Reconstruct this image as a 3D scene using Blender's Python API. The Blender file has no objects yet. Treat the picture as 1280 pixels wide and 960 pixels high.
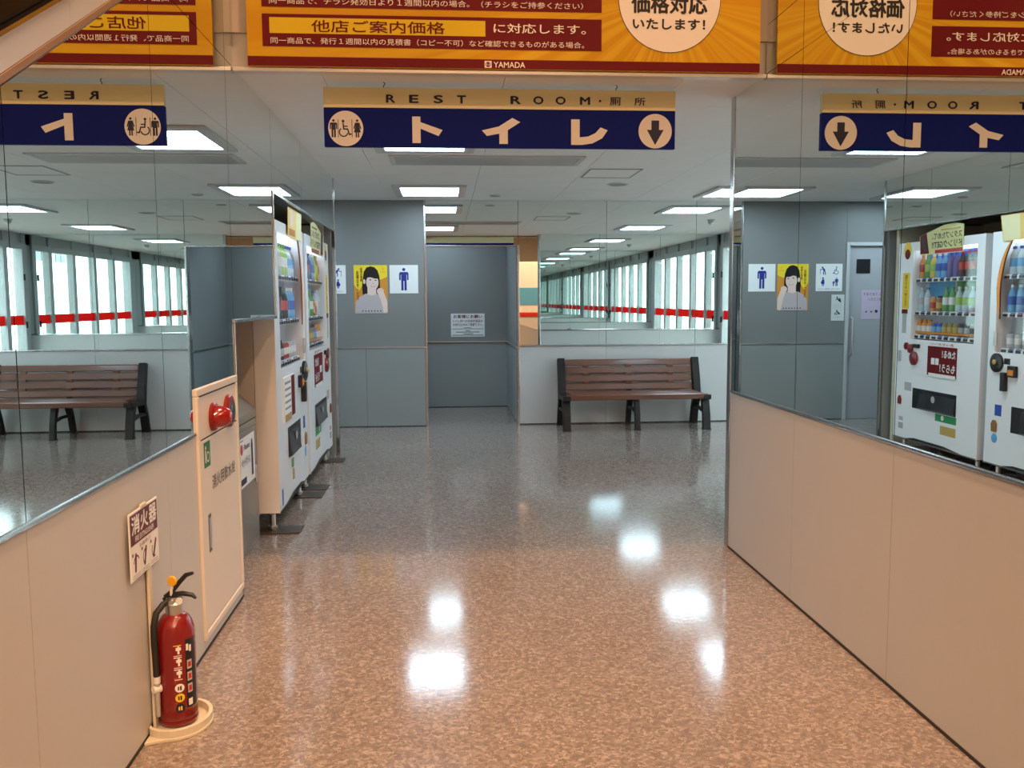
import bpy, bmesh, math, random
from mathutils import Vector, Matrix
random.seed(7)
SC = bpy.context.scene
COL = SC.collection

# ------------------------------------------------------------------ camera
F_PX, YAW, PITCH, ROLL = 1098.0, math.radians(4.401), math.radians(-5.472), math.radians(-0.338)
fw = Vector((math.sin(YAW)*math.cos(PITCH), math.cos(YAW)*math.cos(PITCH), math.sin(PITCH)))
rt = Vector((math.cos(YAW), -math.sin(YAW), 0)); up = rt.cross(fw)
rt2 = rt*math.cos(ROLL) + up*math.sin(ROLL); up2 = -rt*math.sin(ROLL) + up*math.cos(ROLL)
cd = bpy.data.cameras.new('camera'); cam = bpy.data.objects.new('camera', cd); COL.objects.link(cam)
cd.sensor_width = 36; cd.lens = F_PX/1280*36; cd.clip_start = .02; cd.clip_end = 200
M = Matrix((rt2, up2, -fw)).transposed().to_4x4(); M.translation = (0, 0, 1.4)
cam.matrix_world = M
SC.camera = cam

# ------------------------------------------------------------------ world, exposure
w = bpy.data.worlds.new('sky'); SC.world = w; w.use_nodes = True
w.node_tree.nodes['Background'].inputs[0].default_value = (.80, .93, 1.0, 1)
w.node_tree.nodes['Background'].inputs[1].default_value = 11.0
SC.view_settings.view_transform = 'Standard'; SC.view_settings.look = 'None'
SC.view_settings.gamma = 1; SC.view_settings.use_curve_mapping = False
SC.view_settings.exposure = 0.0
SC.cycles.max_bounces = 20; SC.cycles.glossy_bounces = 14; SC.cycles.diffuse_bounces = 4
SC.cycles.transmission_bounces = 6; SC.cycles.transparent_max_bounces = 12
SC.cycles.sample_clamp_indirect = 6
COOL = (.64, .85, 1.0); WARM = (1.0, .58, .32)
PANEL_E = 17.5          # ceiling light panels of the passage
SPOT_W = 110.0          # warm shop downlights

# ------------------------------------------------------------------ main measures (metres)
XL, XR, ZC, ZR, YB = -.975, 1.591, 2.487, .889, 9.78
YK = 4.30               # bulkhead with the banner
YO = 4.80               # face of the wall opposite the bench
YRE = 4.746             # end of the mirror wall on the right
XW = 4.70               # window wall
XG = -2.60              # far end of the grey wall
SHOP_Z = 4.40

# ------------------------------------------------------------------ materials
MATS = {}
def mat(name, col=(.5,.5,.5), rough=.5, metal=0, emit=None, es=0, vary=0, vscale=6, bump=0, bscale=60, spec=.5, coat=0):
    if name in MATS: return MATS[name]
    m = bpy.data.materials.new(name); m.use_nodes = True; nt = m.node_tree; b = nt.nodes['Principled BSDF']
    b.inputs['Base Color'].default_value = (*col, 1); b.inputs['Roughness'].default_value = rough
    b.inputs['Metallic'].default_value = metal; b.inputs['Specular IOR Level'].default_value = spec
    if coat: b.inputs['Coat Weight'].default_value = coat; b.inputs['Coat Roughness'].default_value = .08
    if emit: b.inputs['Emission Color'].default_value = (*emit, 1); b.inputs['Emission Strength'].default_value = es
    if vary or bump: tc = nt.nodes.new('ShaderNodeTexCoord')
    if vary:
        n = nt.nodes.new('ShaderNodeTexNoise'); n.inputs['Scale'].default_value = vscale; n.inputs['Detail'].default_value = 5
        r = nt.nodes.new('ShaderNodeMapRange'); r.inputs[3].default_value = 1-vary; r.inputs[4].default_value = 1+vary
        h = nt.nodes.new('ShaderNodeHueSaturation'); h.inputs['Color'].default_value = (*col, 1)
        nt.links.new(tc.outputs['Object'], n.inputs['Vector']); nt.links.new(n.outputs[0], r.inputs[0])
        nt.links.new(r.outputs[0], h.inputs['Value']); nt.links.new(h.outputs[0], b.inputs['Base Color'])
    if bump:
        n = nt.nodes.new('ShaderNodeTexNoise'); n.inputs['Scale'].default_value = bscale; n.inputs['Detail'].default_value = 3
        bp = nt.nodes.new('ShaderNodeBump'); bp.inputs['Strength'].default_value = bump; bp.inputs['Distance'].default_value = .002
        nt.links.new(tc.outputs['Object'], n.inputs['Vector']); nt.links.new(n.outputs[0], bp.inputs['Height'])
        nt.links.new(bp.outputs[0], b.inputs['Normal'])
    MATS[name] = m; return m

def glass_mat(name, tint=(1,1,1), gloss=.08):
    m = bpy.data.materials.new(name); m.use_nodes = True; nt = m.node_tree; nt.nodes.remove(nt.nodes['Principled BSDF'])
    o = nt.nodes['Material Output']; mx = nt.nodes.new('ShaderNodeMixShader'); t = nt.nodes.new('ShaderNodeBsdfTransparent')
    g = nt.nodes.new('ShaderNodeBsdfGlossy'); t.inputs[0].default_value = (*tint, 1); g.inputs['Roughness'].default_value = .01
    mx.inputs[0].default_value = gloss
    nt.links.new(t.outputs[0], mx.inputs[1]); nt.links.new(g.outputs[0], mx.inputs[2]); nt.links.new(mx.outputs[0], o.inputs[0])
    MATS[name] = m; return m

def floor_mat():
    m = bpy.data.materials.new('speckled vinyl'); m.use_nodes = True; nt = m.node_tree; b = nt.nodes['Principled BSDF']
    tc = nt.nodes.new('ShaderNodeTexCoord')
    v = nt.nodes.new('ShaderNodeTexVoronoi'); v.inputs['Scale'].default_value = 100
    n0 = nt.nodes.new('ShaderNodeTexNoise'); n0.inputs['Scale'].default_value = 55; n0.inputs['Detail'].default_value = 2
    mx = nt.nodes.new('ShaderNodeMix'); mx.data_type = 'VECTOR'; mx.inputs[0].default_value = .03
    nt.links.new(tc.outputs['Object'], n0.inputs['Vector'])
    nt.links.new(tc.outputs['Object'], mx.inputs[4]); nt.links.new(n0.outputs['Color'], mx.inputs[5])
    nt.links.new(mx.outputs[1], v.inputs['Vector'])
    cr = nt.nodes.new('ShaderNodeValToRGB'); cr.color_ramp.interpolation = 'CONSTANT'
    els = [(0,(.20,.158,.134)),(.24,(.24,.193,.165)),(.5,(.28,.228,.196)),(.72,(.335,.276,.24)),(.9,(.40,.335,.293))]
    while len(cr.color_ramp.elements) < len(els): cr.color_ramp.elements.new(.5)
    for e, (p, c) in zip(cr.color_ramp.elements, els): e.position = p; e.color = (*c, 1)
    sx = nt.nodes.new('ShaderNodeSeparateColor'); nt.links.new(v.outputs['Color'], sx.inputs[0]); nt.links.new(sx.outputs[0], cr.inputs[0])
    n1 = nt.nodes.new('ShaderNodeTexNoise'); n1.inputs['Scale'].default_value = 1.1; n1.inputs['Detail'].default_value = 4
    nt.links.new(tc.outputs['Object'], n1.inputs['Vector'])
    r = nt.nodes.new('ShaderNodeMapRange'); r.inputs[3].default_value = .86; r.inputs[4].default_value = 1.12; nt.links.new(n1.outputs[0], r.inputs[0])
    h = nt.nodes.new('ShaderNodeHueSaturation'); nt.links.new(cr.outputs[0], h.inputs['Color']); nt.links.new(r.outputs[0], h.inputs['Value'])
    nt.links.new(h.outputs[0], b.inputs['Base Color'])
    n2 = nt.nodes.new('ShaderNodeTexNoise'); n2.inputs['Scale'].default_value = 34; n2.inputs['Detail'].default_value = 2
    nt.links.new(tc.outputs['Object'], n2.inputs['Vector'])
    bp = nt.nodes.new('ShaderNodeBump'); bp.inputs['Strength'].default_value = .12; bp.inputs['Distance'].default_value = .0016
    nt.links.new(n2.outputs[0], bp.inputs['Height']); nt.links.new(bp.outputs[0], b.inputs['Normal'])
    b.inputs['Roughness'].default_value = .115; b.inputs['Specular IOR Level'].default_value = .55
    MATS['floor'] = m; return m

def rays_mat(cx, cz):
    m = bpy.data.materials.new('banner sunburst print'); m.use_nodes = True; nt = m.node_tree; b = nt.nodes['Principled BSDF']
    tc = nt.nodes.new('ShaderNodeTexCoord'); sp = nt.nodes.new('ShaderNodeSeparateXYZ'); nt.links.new(tc.outputs['Object'], sp.inputs[0])
    def mth(op, a, bb=None, val=None):
        n = nt.nodes.new('ShaderNodeMath'); n.operation = op; nt.links.new(a, n.inputs[0])
        if bb is not None: nt.links.new(bb, n.inputs[1])
        if val is not None: n.inputs[1].default_value = val
        return n.outputs[0]
    dx = mth('SUBTRACT', sp.outputs[0], val=cx); dz = mth('SUBTRACT', sp.outputs[2], val=cz)
    a = mth('ARCTAN2', dz, dx)
    n = nt.nodes.new('ShaderNodeTexNoise'); n.noise_dimensions = '1D'; n.inputs['Scale'].default_value = 9; n.inputs['Detail'].default_value = 3
    nt.links.new(a, n.inputs['W'])
    cr = nt.nodes.new('ShaderNodeValToRGB'); cr.color_ramp.elements[0].position = .42; cr.color_ramp.elements[1].position = .6
    cr.color_ramp.elements[0].color = (.64,.33,.010,1); cr.color_ramp.elements[1].color = (.73,.45,.020,1)
    nt.links.new(n.outputs[0], cr.inputs[0]); nt.links.new(cr.outputs[0], b.inputs['Base Color']); b.inputs['Roughness'].default_value = .6; b.inputs['Specular IOR Level'].default_value = .2
    return m

mat('mirror', (.83,.875,.855), .0, 1)
mat('mirror back', (.05,.055,.05), .7)
mat('chrome', (.52,.51,.50), .16, 1)
mat('steel', (.66,.66,.65), .34, 1, bump=.05)
mat('panel', (.54,.535,.52), .38, vary=.03, vscale=3, bump=.04, bscale=220)
mat('grey panel', (.215,.22,.214), .42, vary=.03, vscale=3)
mat('grey panel low', (.27,.29,.285), .42, vary=.03, vscale=3)
mat('ceiling', (.82,.81,.79), .8, vary=.04, vscale=4, bump=.25, bscale=120)
mat('dark', (.02,.02,.022), .6)
mat('seal', (.03,.027,.025), .7)
mat('alcove', (.26,.21,.13), .7, vary=.05)
mat('plaster', (.6,.58,.54), .8, vary=.03)
mat('tan', (.50,.43,.35), .6, vary=.05)
mat('white', (.80,.80,.80), .35)
mat('paper', (.82,.82,.80), .6)
mat('machine white', (.88,.90,.92), .28, coat=.3)
mat('machine side', (.60,.57,.52), .35)
mat('black', (.012,.012,.014), .35)
mat('rubber', (.015,.015,.015), .55)
mat('brown', (.15,.052,.026), .30, vary=.12, vscale=9, coat=.35)
mat('bench frame', (.014,.010,.008), .45, vary=.1, spec=.35)
mat('navy', (.002,.012,.20), .6, spec=.15)
mat('print navy', (.006,.008,.055), .5)
mat('sign yellow', (.78,.72,.42), .5, spec=.3)
mat('sign white', (.92,.87,.82), .4)
mat('maroon', (.15,.006,.009), .6, spec=.2)
mat('banner yellow', (.76,.54,.02), .6, spec=.2)
mat('banner white', (.92,.86,.79), .4)
mat('print black', (.012,.010,.010), .5)
mat('picto blue', (.012,.022,.24), .45)
mat('red', (.21,.007,.007), .22, coat=.4)
mat('lamp red', (.24,.005,.005), .12, emit=(1,.02,.01), es=.04, coat=.5)
mat('bell red', (.22,.008,.008), .3)
mat('red band', (.75,.03,.02), .45)
mat('green', (.02,.16,.07), .45)
mat('cream', (.66,.60,.47), .45, vary=.05)
mat('cabinet', (.72,.66,.58), .38, vary=.02)
mat('bin', (.27,.25,.22), .38, metal=.35, vary=.04)
mat('window frame', (.42,.43,.43), .45)
mat('purple paper', (.55,.45,.56), .6)
mat('orange', (.80,.25,.02), .35)
mat('yellow', (.85,.58,.03), .4)
mat('blue', (.03,.09,.5), .4)
mat('sky blue', (.10,.40,.72), .4)
mat('skin', (.80,.60,.52), .55)
mat('hair', (.010,.008,.009), .4)
mat('blouse', (.50,.43,.43), .6)
mat('lens', (.9,.93,.95), .4, emit=COOL, es=PANEL_E)
mat('asphalt', (.42,.43,.44), .9, vary=.08)
mat('facade white', (.78,.80,.80), .7, vary=.03)
mat('facade brick', (.45,.30,.25), .8, vary=.1)
mat('dark glass', (.05,.06,.07), .1)
mat('escalator glass', (.008,.006,.005), .25, spec=.08)
mat('escalator steel', (.72,.80,.90), .38, .45, bump=.05)
def film_mat(name, col):
    m = bpy.data.materials.new(name); m.use_nodes = True; nt = m.node_tree; nt.nodes.remove(nt.nodes['Principled BSDF'])
    o = nt.nodes['Material Output']; mx = nt.nodes.new('ShaderNodeMixShader'); a = nt.nodes.new('ShaderNodeBsdfTranslucent'); b = nt.nodes.new('ShaderNodeBsdfDiffuse')
    a.inputs[0].default_value = (*col, 1); b.inputs[0].default_value = (*col, 1); mx.inputs[0].default_value = .4
    nt.links.new(a.outputs[0], mx.inputs[1]); nt.links.new(b.outputs[0], mx.inputs[2]); nt.links.new(mx.outputs[0], o.inputs[0]); MATS[name] = m
film_mat('red film', (.80,.05,.04))
glass_mat('glass'); glass_mat('window glass', (.90,.96,.95), .06)
floor_mat()

# ------------------------------------------------------------------ mesh helpers
ORG = {}
class MB:
    def __init__(s): s.v = []; s.f = []
    def box(s, x0, x1, y0, y1, z0, z1):
        i = len(s.v); s.v += [(x,y,z) for x in (x0,x1) for y in (y0,y1) for z in (z0,z1)]
        s.f += [tuple(i+k for k in q) for q in ((0,1,3,2),(4,6,7,5),(0,4,5,1),(2,3,7,6),(0,2,6,4),(1,5,7,3))]; return s
    def prism(s, pts, a, b, pl):
        """pts: 2D outline on plane pl, from height a to height b above it"""
        i = len(s.v); n = len(pts)
        s.v += [pl(u,v,a) for u,v in pts] + [pl(u,v,b) for u,v in pts]
        s.f += [tuple(range(i+n-1, i-1, -1)), tuple(range(i+n, i+2*n))] + [(i+k, i+(k+1)%n, i+n+(k+1)%n, i+n+k) for k in range(n)]; return s
    def flat(s, pts, h, pl):
        i = len(s.v); s.v += [pl(u,v,h) for u,v in pts]; s.f.append(tuple(range(i, i+len(pts)))); return s
    def rect(s, u0, u1, v0, v1, h, pl): return s.flat([(u0,v0),(u1,v0),(u1,v1),(u0,v1)], h, pl)
    def disc(s, cu, cv, r, h, pl, n=28, rv=None):
        return s.flat([(cu+r*math.cos(2*math.pi*k/n), cv+(rv or r)*math.sin(2*math.pi*k/n)) for k in range(n)], h, pl)
    def ring(s, cu, cv, r, t, h, pl, a0=0, a1=2*math.pi, n=24):
        for k in range(n):
            a, b = a0+(a1-a0)*k/n, a0+(a1-a0)*(k+1)/n
            s.flat([(cu+q*math.cos(x), cv+q*math.sin(x)) for q, x in ((r,a),(r,b),(r-t,b),(r-t,a))], h, pl)
        return s
    def stroke(s, pts, wd, h, pl, cap=True):
        for (a,b),(c,d) in zip(pts, pts[1:]):
            L = math.hypot(c-a, d-b) or 1; nx, ny = -(d-b)/L*wd/2, (c-a)/L*wd/2
            s.flat([(a+nx,b+ny),(a-nx,b-ny),(c-nx,d-ny),(c+nx,d+ny)], h, pl)
        if cap:
            for a,b in pts: s.disc(a, b, wd/2, h+.00005, pl, 10)
        return s
    def lathe(s, prof, c, axis=(0,0,1), n=24, caps=True):
        ax = Vector(axis).normalized(); t = Vector((1,0,0)) if abs(ax.x) < .9 else Vector((0,1,0))
        u = ax.cross(t).normalized(); v = ax.cross(u); c = Vector(c); i = len(s.v)
        for r, z in prof:
            for k in range(n):
                a = 2*math.pi*k/n; s.v.append(tuple(c + ax*z + (u*math.cos(a)+v*math.sin(a))*r))
        for j in range(len(prof)-1):
            for k in range(n):
                s.f.append((i+j*n+k, i+j*n+(k+1)%n, i+(j+1)*n+(k+1)%n, i+(j+1)*n+k))
        if caps: s.f += [tuple(i+k for k in range(n-1,-1,-1)), tuple(i+(len(prof)-1)*n+k for k in range(n))]
        return s
    def cyl(s, a, b, r, r2=None, n=16):
        a, b = Vector(a), Vector(b); d = b-a
        return s.lathe([(r,0),(r2 if r2 is not None else r, d.length)], a, d, n)
    def tube(s, pts, r, n=10):
        pts = [Vector(p) for p in pts]; i = len(s.v); prev = None
        for k, p in enumerate(pts):
            d = (pts[min(k+1,len(pts)-1)] - pts[max(k-1,0)]).normalized()
            u = d.cross(Vector((0,0,1)) if abs(d.z) < .95 else Vector((1,0,0))).normalized() if prev is None else (prev - d*prev.dot(d)).normalized()
            prev = u; v = d.cross(u); rr = r[k] if isinstance(r, (list,tuple)) else r
            for q in range(n): a = 2*math.pi*q/n; s.v.append(tuple(p + (u*math.cos(a)+v*math.sin(a))*rr))
        for k in range(len(pts)-1):
            for q in range(n): s.f.append((i+k*n+q, i+k*n+(q+1)%n, i+(k+1)*n+(q+1)%n, i+(k+1)*n+q))
        s.f += [tuple(i+q for q in range(n-1,-1,-1)), tuple(i+(len(pts)-1)*n+q for q in range(n))]; return s
    def build(s, name, m, parent=None, base=None, smooth=False, bevel=0, seg=2):
        o = Vector(ORG[parent.name]) if parent else Vector(base or (0,0,0))
        me = bpy.data.meshes.new(name); me.from_pydata([tuple(Vector(p)-o) for p in s.v], [], s.f); me.update()
        bm = bmesh.new(); bm.from_mesh(me); bmesh.ops.recalc_face_normals(bm, faces=bm.faces); bm.to_mesh(me); bm.free()
        me.materials.append(MATS[m] if isinstance(m, str) else m)
        if smooth:
            me.shade_smooth(); me.set_sharp_from_angle(angle=math.radians(40))
        ob = bpy.data.objects.new(name, me); COL.objects.link(ob)
        if parent: ob.parent = parent
        else: ob.location = o
        ORG[ob.name] = tuple(o)
        if bevel:
            bv = ob.modifiers.new('edge', 'BEVEL'); bv.width = bevel; bv.segments = seg; bv.limit_method = 'ANGLE'; bv.angle_limit = math.radians(50)
        return ob

def tag(o, label=None, cat=None, group=None, kind=None):
    if label: o['label'] = label
    if cat: o['category'] = cat
    if group: o['group'] = group
    if kind: o['kind'] = kind
    return o
def empty(name, loc, label=None, cat=None, group=None, kind=None):
    o = bpy.data.objects.new(name, None); COL.objects.link(o); o.location = loc; o.empty_display_size = .1
    ORG[o.name] = tuple(loc); return tag(o, label, cat, group, kind)
def plane(o, u, v):
    o, u, v = Vector(o), Vector(u).normalized(), Vector(v).normalized(); n = u.cross(v)
    return lambda a, b, h=0: tuple(o + u*a + v*b + n*h)
def on_left(x=XL): return plane((x,0,0), (0,1,0), (0,0,1))       # (y, z), normal +x
def on_right(x=XR): return lambda a, b, h=0: (x-h, a, b)         # (y, z), normal -x
def on_back(y=YB): return plane((0,y,0), (1,0,0), (0,0,1))       # (x, z), normal -y
def on_opp(y=YO): return lambda a, b, h=0: (a, y+h, b)           # (x, z), normal +y
def flatz(z): return lambda a, b, h=0: (a, b, z+h)

TXT = {}
def text(s, pl, u0, u1, v0, v1, h, m, parent, bold=0, name='lettering', vert=False, flip=False):
    """print s inside the rectangle u0..u1, v0..v1 of the plane"""
    key = (s, vert)
    if key not in TXT:
        c = bpy.data.curves.new('lettering', 'FONT'); c.body = '\n'.join(s) if vert else s; c.size = 1; c.resolution_u = 3
        if vert: c.space_line = .95; c.align_x = 'CENTER'
        t = bpy.data.objects.new('lettering', c); COL.objects.link(t)
        me = bpy.data.meshes.new_from_object(t.evaluated_get(bpy.context.evaluated_depsgraph_get()))
        vs = [tuple(v.co) for v in me.vertices]; fs = [tuple(p.vertices) for p in me.polygons]
        bpy.data.objects.remove(t); bpy.data.curves.remove(c); bpy.data.meshes.remove(me)
        TXT[key] = (vs, fs)
    vs, fs = TXT[key]
    xa, xb = min(v[0] for v in vs), max(v[0] for v in vs); ya, yb = min(v[1] for v in vs), max(v[1] for v in vs)
    mb = MB(); eu, ev = (u1-u0)/(xb-xa)*bold, (v1-v0)/(yb-ya)*bold       # heavier weight: the outline printed again a hair to each side
    for i, (du, dv) in enumerate(((0,0),(1,0),(-1,0),(0,1),(0,-1)) if bold else ((0,0),)):
        n0 = len(mb.v)
        mb.v += [pl(u0+(v[0]-xa)/(xb-xa)*(u1-u0)+du*eu, v0+(v[1]-ya)/(yb-ya)*(v1-v0)+dv*ev, h+i*2e-5) for v in vs]; mb.f += [tuple(q+n0 for q in f) for f in fs]
    return mb.build(name, m, parent)

def clip(poly, fn):
    out = []
    for k, a in enumerate(poly):
        b = poly[(k+1) % len(poly)]; fa, fb = fn(a), fn(b)
        if fa >= 0: out.append(a)
        if fa*fb < 0: t = fa/(fa-fb); out.append((a[0]+t*(b[0]-a[0]), a[1]+t*(b[1]-a[1])))
    return out

# ------------------------------------------------------------------ setting: floor, ceilings
fl = tag(MB().box(-8, 8, -10, 12.2, -.12, 0).build('floor', 'floor'), kind='structure')
tag(fl, 'glossy speckled pinkish grey vinyl floor')

ce = MB().box(XG-.2, XW+.1, YK+.03, YB+.06, ZC+.018, ZC+.16).build('ceiling', 'seal'); tag(ce, 'low white panelled ceiling of the passage', kind='structure')
gx = [.317+.889*k for k in range(-4, 7)]; gy = [5.02-.92+.92*k for k in range(0, 8)]
xs = [XG] + [x for x in gx if XG < x < XW] + [XW]; ys = [YK+.04] + [y for y in gy if YK+.2 < y < YB-.2] + [YB]
for a, b in zip(xs, xs[1:]):
    for c, d in zip(ys, ys[1:]):
        if b < XL and d < 8.2: continue
        MB().box(a+.0015, b-.0015, c+.0015, d-.0015, ZC, ZC+.016).build('ceiling_panel', 'ceiling', ce)

def mirror_row(parent, seams, z0, z1, pl, low_clip=None):
    for a, b in zip(seams, seams[1:]):
        p = [(a+.002, z0), (b-.002, z0), (b-.002, z1), (a+.002, z1)]
        if low_clip: p = clip(p, low_clip)
        if len(p) > 2: MB().prism(p, .002, .008, pl).build('mirror_panel', 'mirror', parent)
def panel_row(parent, seams, z0, z1, pl, m='panel', name='wainscot_panel'):
    for a, b in zip(seams, seams[1:]):
        MB().prism([(a+.0015, z0), (b-.0015, z0), (b-.0015, z1), (a+.0015, z1)], .0, .007, pl).build(name, m, parent)

# ---- left mirror wall (clads the space under the escalator)
esc = lambda y: 1.883 + (y-2.086)*.556
LS = [-1.05, -.01, 1.03, 2.068, 3.107, 4.150]
pl = on_left()
wl = MB(); wl.prism([(-1.3,0),(4.15,0),(4.15,1.307),(5.19,1.307),(5.19,2.02),(8.055,2.02),(8.055,3.0),(YK,3.0),(-1.3,esc(-1.3)-.02)], -.07, 0, pl)
wall_left = tag(wl.build('wall_left', 'mirror back'), 'mirror clad wall beside the vending machines', kind='structure')
under = lambda p: esc(p[0]) - p[1]
mirror_row(wall_left, LS, ZR, ZC-.001, pl, under)
mirror_row(wall_left, LS[:-1]+[4.15, YK], ZC+.002, 3.4, pl, under)
mirror_row(wall_left, [4.15, 5.18], 1.307, ZC-.001, pl)
mirror_row(wall_left, [5.18, 6.229, 7.27, 8.055], 2.02, ZC-.001, pl)
panel_row(wall_left, LS, .012, ZR-.012, pl)
MB().box(XL, XL+.013, -1.0, 3.46, ZR-.010, ZR+.006).build('rail', 'chrome', wall_left, bevel=.004)
tr = MB()
for (y0,y1,z0,z1) in ((4.142,4.160,0,1.30),(4.142,5.19,1.300,1.318),(5.172,5.192,1.30,2.02),(5.172,8.055,2.014,2.030),(8.038,8.066,0,ZC)):
    tr.box(XL-.075, XL+.014, y0, y1, z0, z1)
tr.build('opening_trim', 'chrome', wall_left, bevel=.003)
tag(MB().box(XL, XL+.010, -1.0, 4.15, 0, .012).build('baseboard_left', 'seal'), kind='structure')

# alcove behind the machines
al = MB(); al.box(-1.95, -1.88, 4.16, 8.05, 0, 2.14); al.box(-1.95, XL-.07, 4.08, 4.15, 0, 2.14); al.box(-1.95, XL-.07, 4.15, 8.05, 2.08, 2.16)
tag(al.build('wall_alcove', 'alcove'), 'brown lined alcove holding the vending machines', kind='structure')
tag(MB().box(-1.9, XL-.076, 7.93, 7.975, 0, 2.06).build('trim_1', 'cream'), 'cream edge strip of the alcove', kind='structure')
tag(MB().box(XG-.1, XL-.02, 8.0, 8.055, 0, ZC+.02).build('wall_return', 'grey panel'), 'grey wall behind the alcove', kind='structure')
tag(MB().box(XG-.1, XG, 8.0, YB+.1, 0, ZC+.02).build('wall_far_left', 'grey panel low'), 'grey side wall by the white door', kind='structure')

# ---- right mirror wall
RS = [-.60, .286, 1.176, 2.070, 2.962, 3.852, YRE]
pr = on_right()
wall_right = tag(MB().box(XR, XR+.10, -.6, YRE, 0, 3.5).build('wall_right', 'mirror back'), 'mirror clad wall facing the vending machines', kind='structure')
mirror_row(wall_right, RS, ZR, ZC-.001, pr)
mirror_row(wall_right, RS[:-1], ZC+.0005, 3.45, pr)
mirror_row(wall_right, [3.852, YK], ZC+.002, 2.716, pr); mirror_row(wall_right, [3.852, YK], 2.719, 3.45, pr)
panel_row(wall_right, RS, .012, ZR-.012, pr)
MB().box(XR-.013, XR, -.6, YRE, ZR-.010, ZR+.006).build('rail', 'chrome', wall_right, bevel=.004)
MB().box(XR-.012, XR+.03, YRE-.004, YO+.01, 0, ZC).build('corner_post', 'chrome', wall_right, bevel=.008)
tag(MB().box(XR-.010, XR, -.6, YRE, 0, .012).build('baseboard_right', 'seal'), kind='structure')

# ---- wall opposite the bench
po = on_opp()
OS = [XR+.03, 2.62, 3.66, XW]
wall_opp = tag(MB().box(XR+.0, XW+.05, YO-.10, YO, 0, ZC+.1).build('wall_front', 'mirror back'), 'mirror clad wall opposite the bench', kind='structure')
mirror_row(wall_opp, OS, ZR, ZC-.001, po); panel_row(wall_opp, OS, .012, ZR-.012, po)
MB().box(XR+.03, XW, YO, YO+.02, ZR-.012, ZR+.010).build('rail', 'chrome', wall_opp, bevel=.004)

# ---- back wall: grey part, opening, bench part
pb = on_back()
XO0, XO1 = -.195, .828
wall_back = tag(MB().box(XO1, XW+.1, YB, YB+.10, 0, ZC+.02).box(XO0, XO1, YB, YB+.10, 2.0, ZC+.02).build('wall_back', 'mirror back'), 'mirror and panel wall behind the bench', kind='structure')
BS = [XO1, 1.817, 2.834, 3.85, XW]
mirror_row(wall_back, BS, ZR, ZC-.001, pb); mirror_row(wall_back, [XO0, XO1], 2.004, ZC-.001, pb); panel_row(wall_back, BS, .012, ZR-.012, pb)
MB().box(XO1, XW, YB-.016, YB, ZR-.010, ZR+.008).build('rail', 'chrome', wall_back, bevel=.004)
MB().box(XO0, XO1, YB-.012, YB+.1, 1.985, 2.004).build('header_trim', 'chrome', wall_back, bevel=.003)
MB().box(XO1-.012, XO1+.012, YB-.012, YB+.1, 0, 2.0).build('jamb', 'chrome', wall_back, bevel=.003)
tag(MB().box(XO1, XW, YB-.009, YB, 0, .012).build('baseboard_back', 'seal'), kind='structure')

DX0, DX1 = -2.36, -1.455
wall_grey = tag(MB().box(XG, DX0-.04, YB, YB+.10, 0, ZC+.02).box(DX1+.04, XO0, YB, YB+.10, 0, ZC+.02).box(DX0-.04, DX1+.04, YB, YB+.1, 2.02, ZC+.02).box(DX0-.04, DX1+.04, YB+.085, YB+.1, 0, 2.02).build('wall_grey', 'seal'), 'grey panel wall carrying the restroom signs', kind='structure')
panel_row(wall_grey, [DX1+.04, XO0], ZR, ZC-.002, pb, 'grey panel', 'upper_panel'); panel_row(wall_grey, [DX0-.04, DX1+.04], 2.03, ZC-.002, pb, 'grey panel', 'upper_panel')
panel_row(wall_grey, [XG, DX0-.04], .01, ZC-.002, pb, 'grey panel', 'upper_panel')
panel_row(wall_grey, [DX1+.04, -.86, XO0], .01, ZR-.012, pb, 'grey panel low', 'lower_panel')
MB().box(DX1+.04, XO0, YB-.014, YB, ZR-.012, ZR).build('rail', 'steel', wall_grey)
MB().box(XO0-.014, XO0+.01, YB-.012, YB+.1, 0, ZC).build('corner_post', 'chrome', wall_grey, bevel=.004)

# recess behind the opening
YR2 = 11.5
rc = MB().box(-1.4, XO1+.1, YR2, YR2+.08, 0, 2.5).box(XO1, XO1+.08, YB+.1, YR2, 0, 2.5).box(-1.4, XO0, YB+.1, YB+.16, 0, 2.5).box(-1.48, -1.4, YB+.1, YR2+.08, 0, 2.5)
rc = tag(rc.build('wall_recess', 'seal'), 'grey passage wall behind the opening', kind='structure')
prc = on_back(YR2)
panel_row(rc, [-1.4, -.25, XO1], ZR-.02, 2.49, prc, 'grey panel', 'upper_panel'); panel_row(rc, [-1.4, -.25, XO1], .01, ZR-.04, prc, 'grey panel low', 'lower_panel')
prs = on_right(XO1)
panel_row(rc, [YB+.1, YR2-.01], ZR-.02, 2.49, prs, 'grey panel', 'upper_panel'); panel_row(rc, [YB+.1, YR2-.01], .01, ZR-.04, prs, 'grey panel low', 'lower_panel')
MB().box(-1.4, XO1, YR2-.022, YR2, ZR-.036, ZR-.022).box(XO1-.022, XO1, YB+.1, YR2, ZR-.036, ZR-.022).build('rail', 'steel', rc)
tag(MB().box(-1.5, XO1+.1, YB+.06, YR2+.1, 2.46, 2.56).build('ceiling_recess', 'ceiling'), 'ceiling of the short restroom passage', kind='structure')

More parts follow.
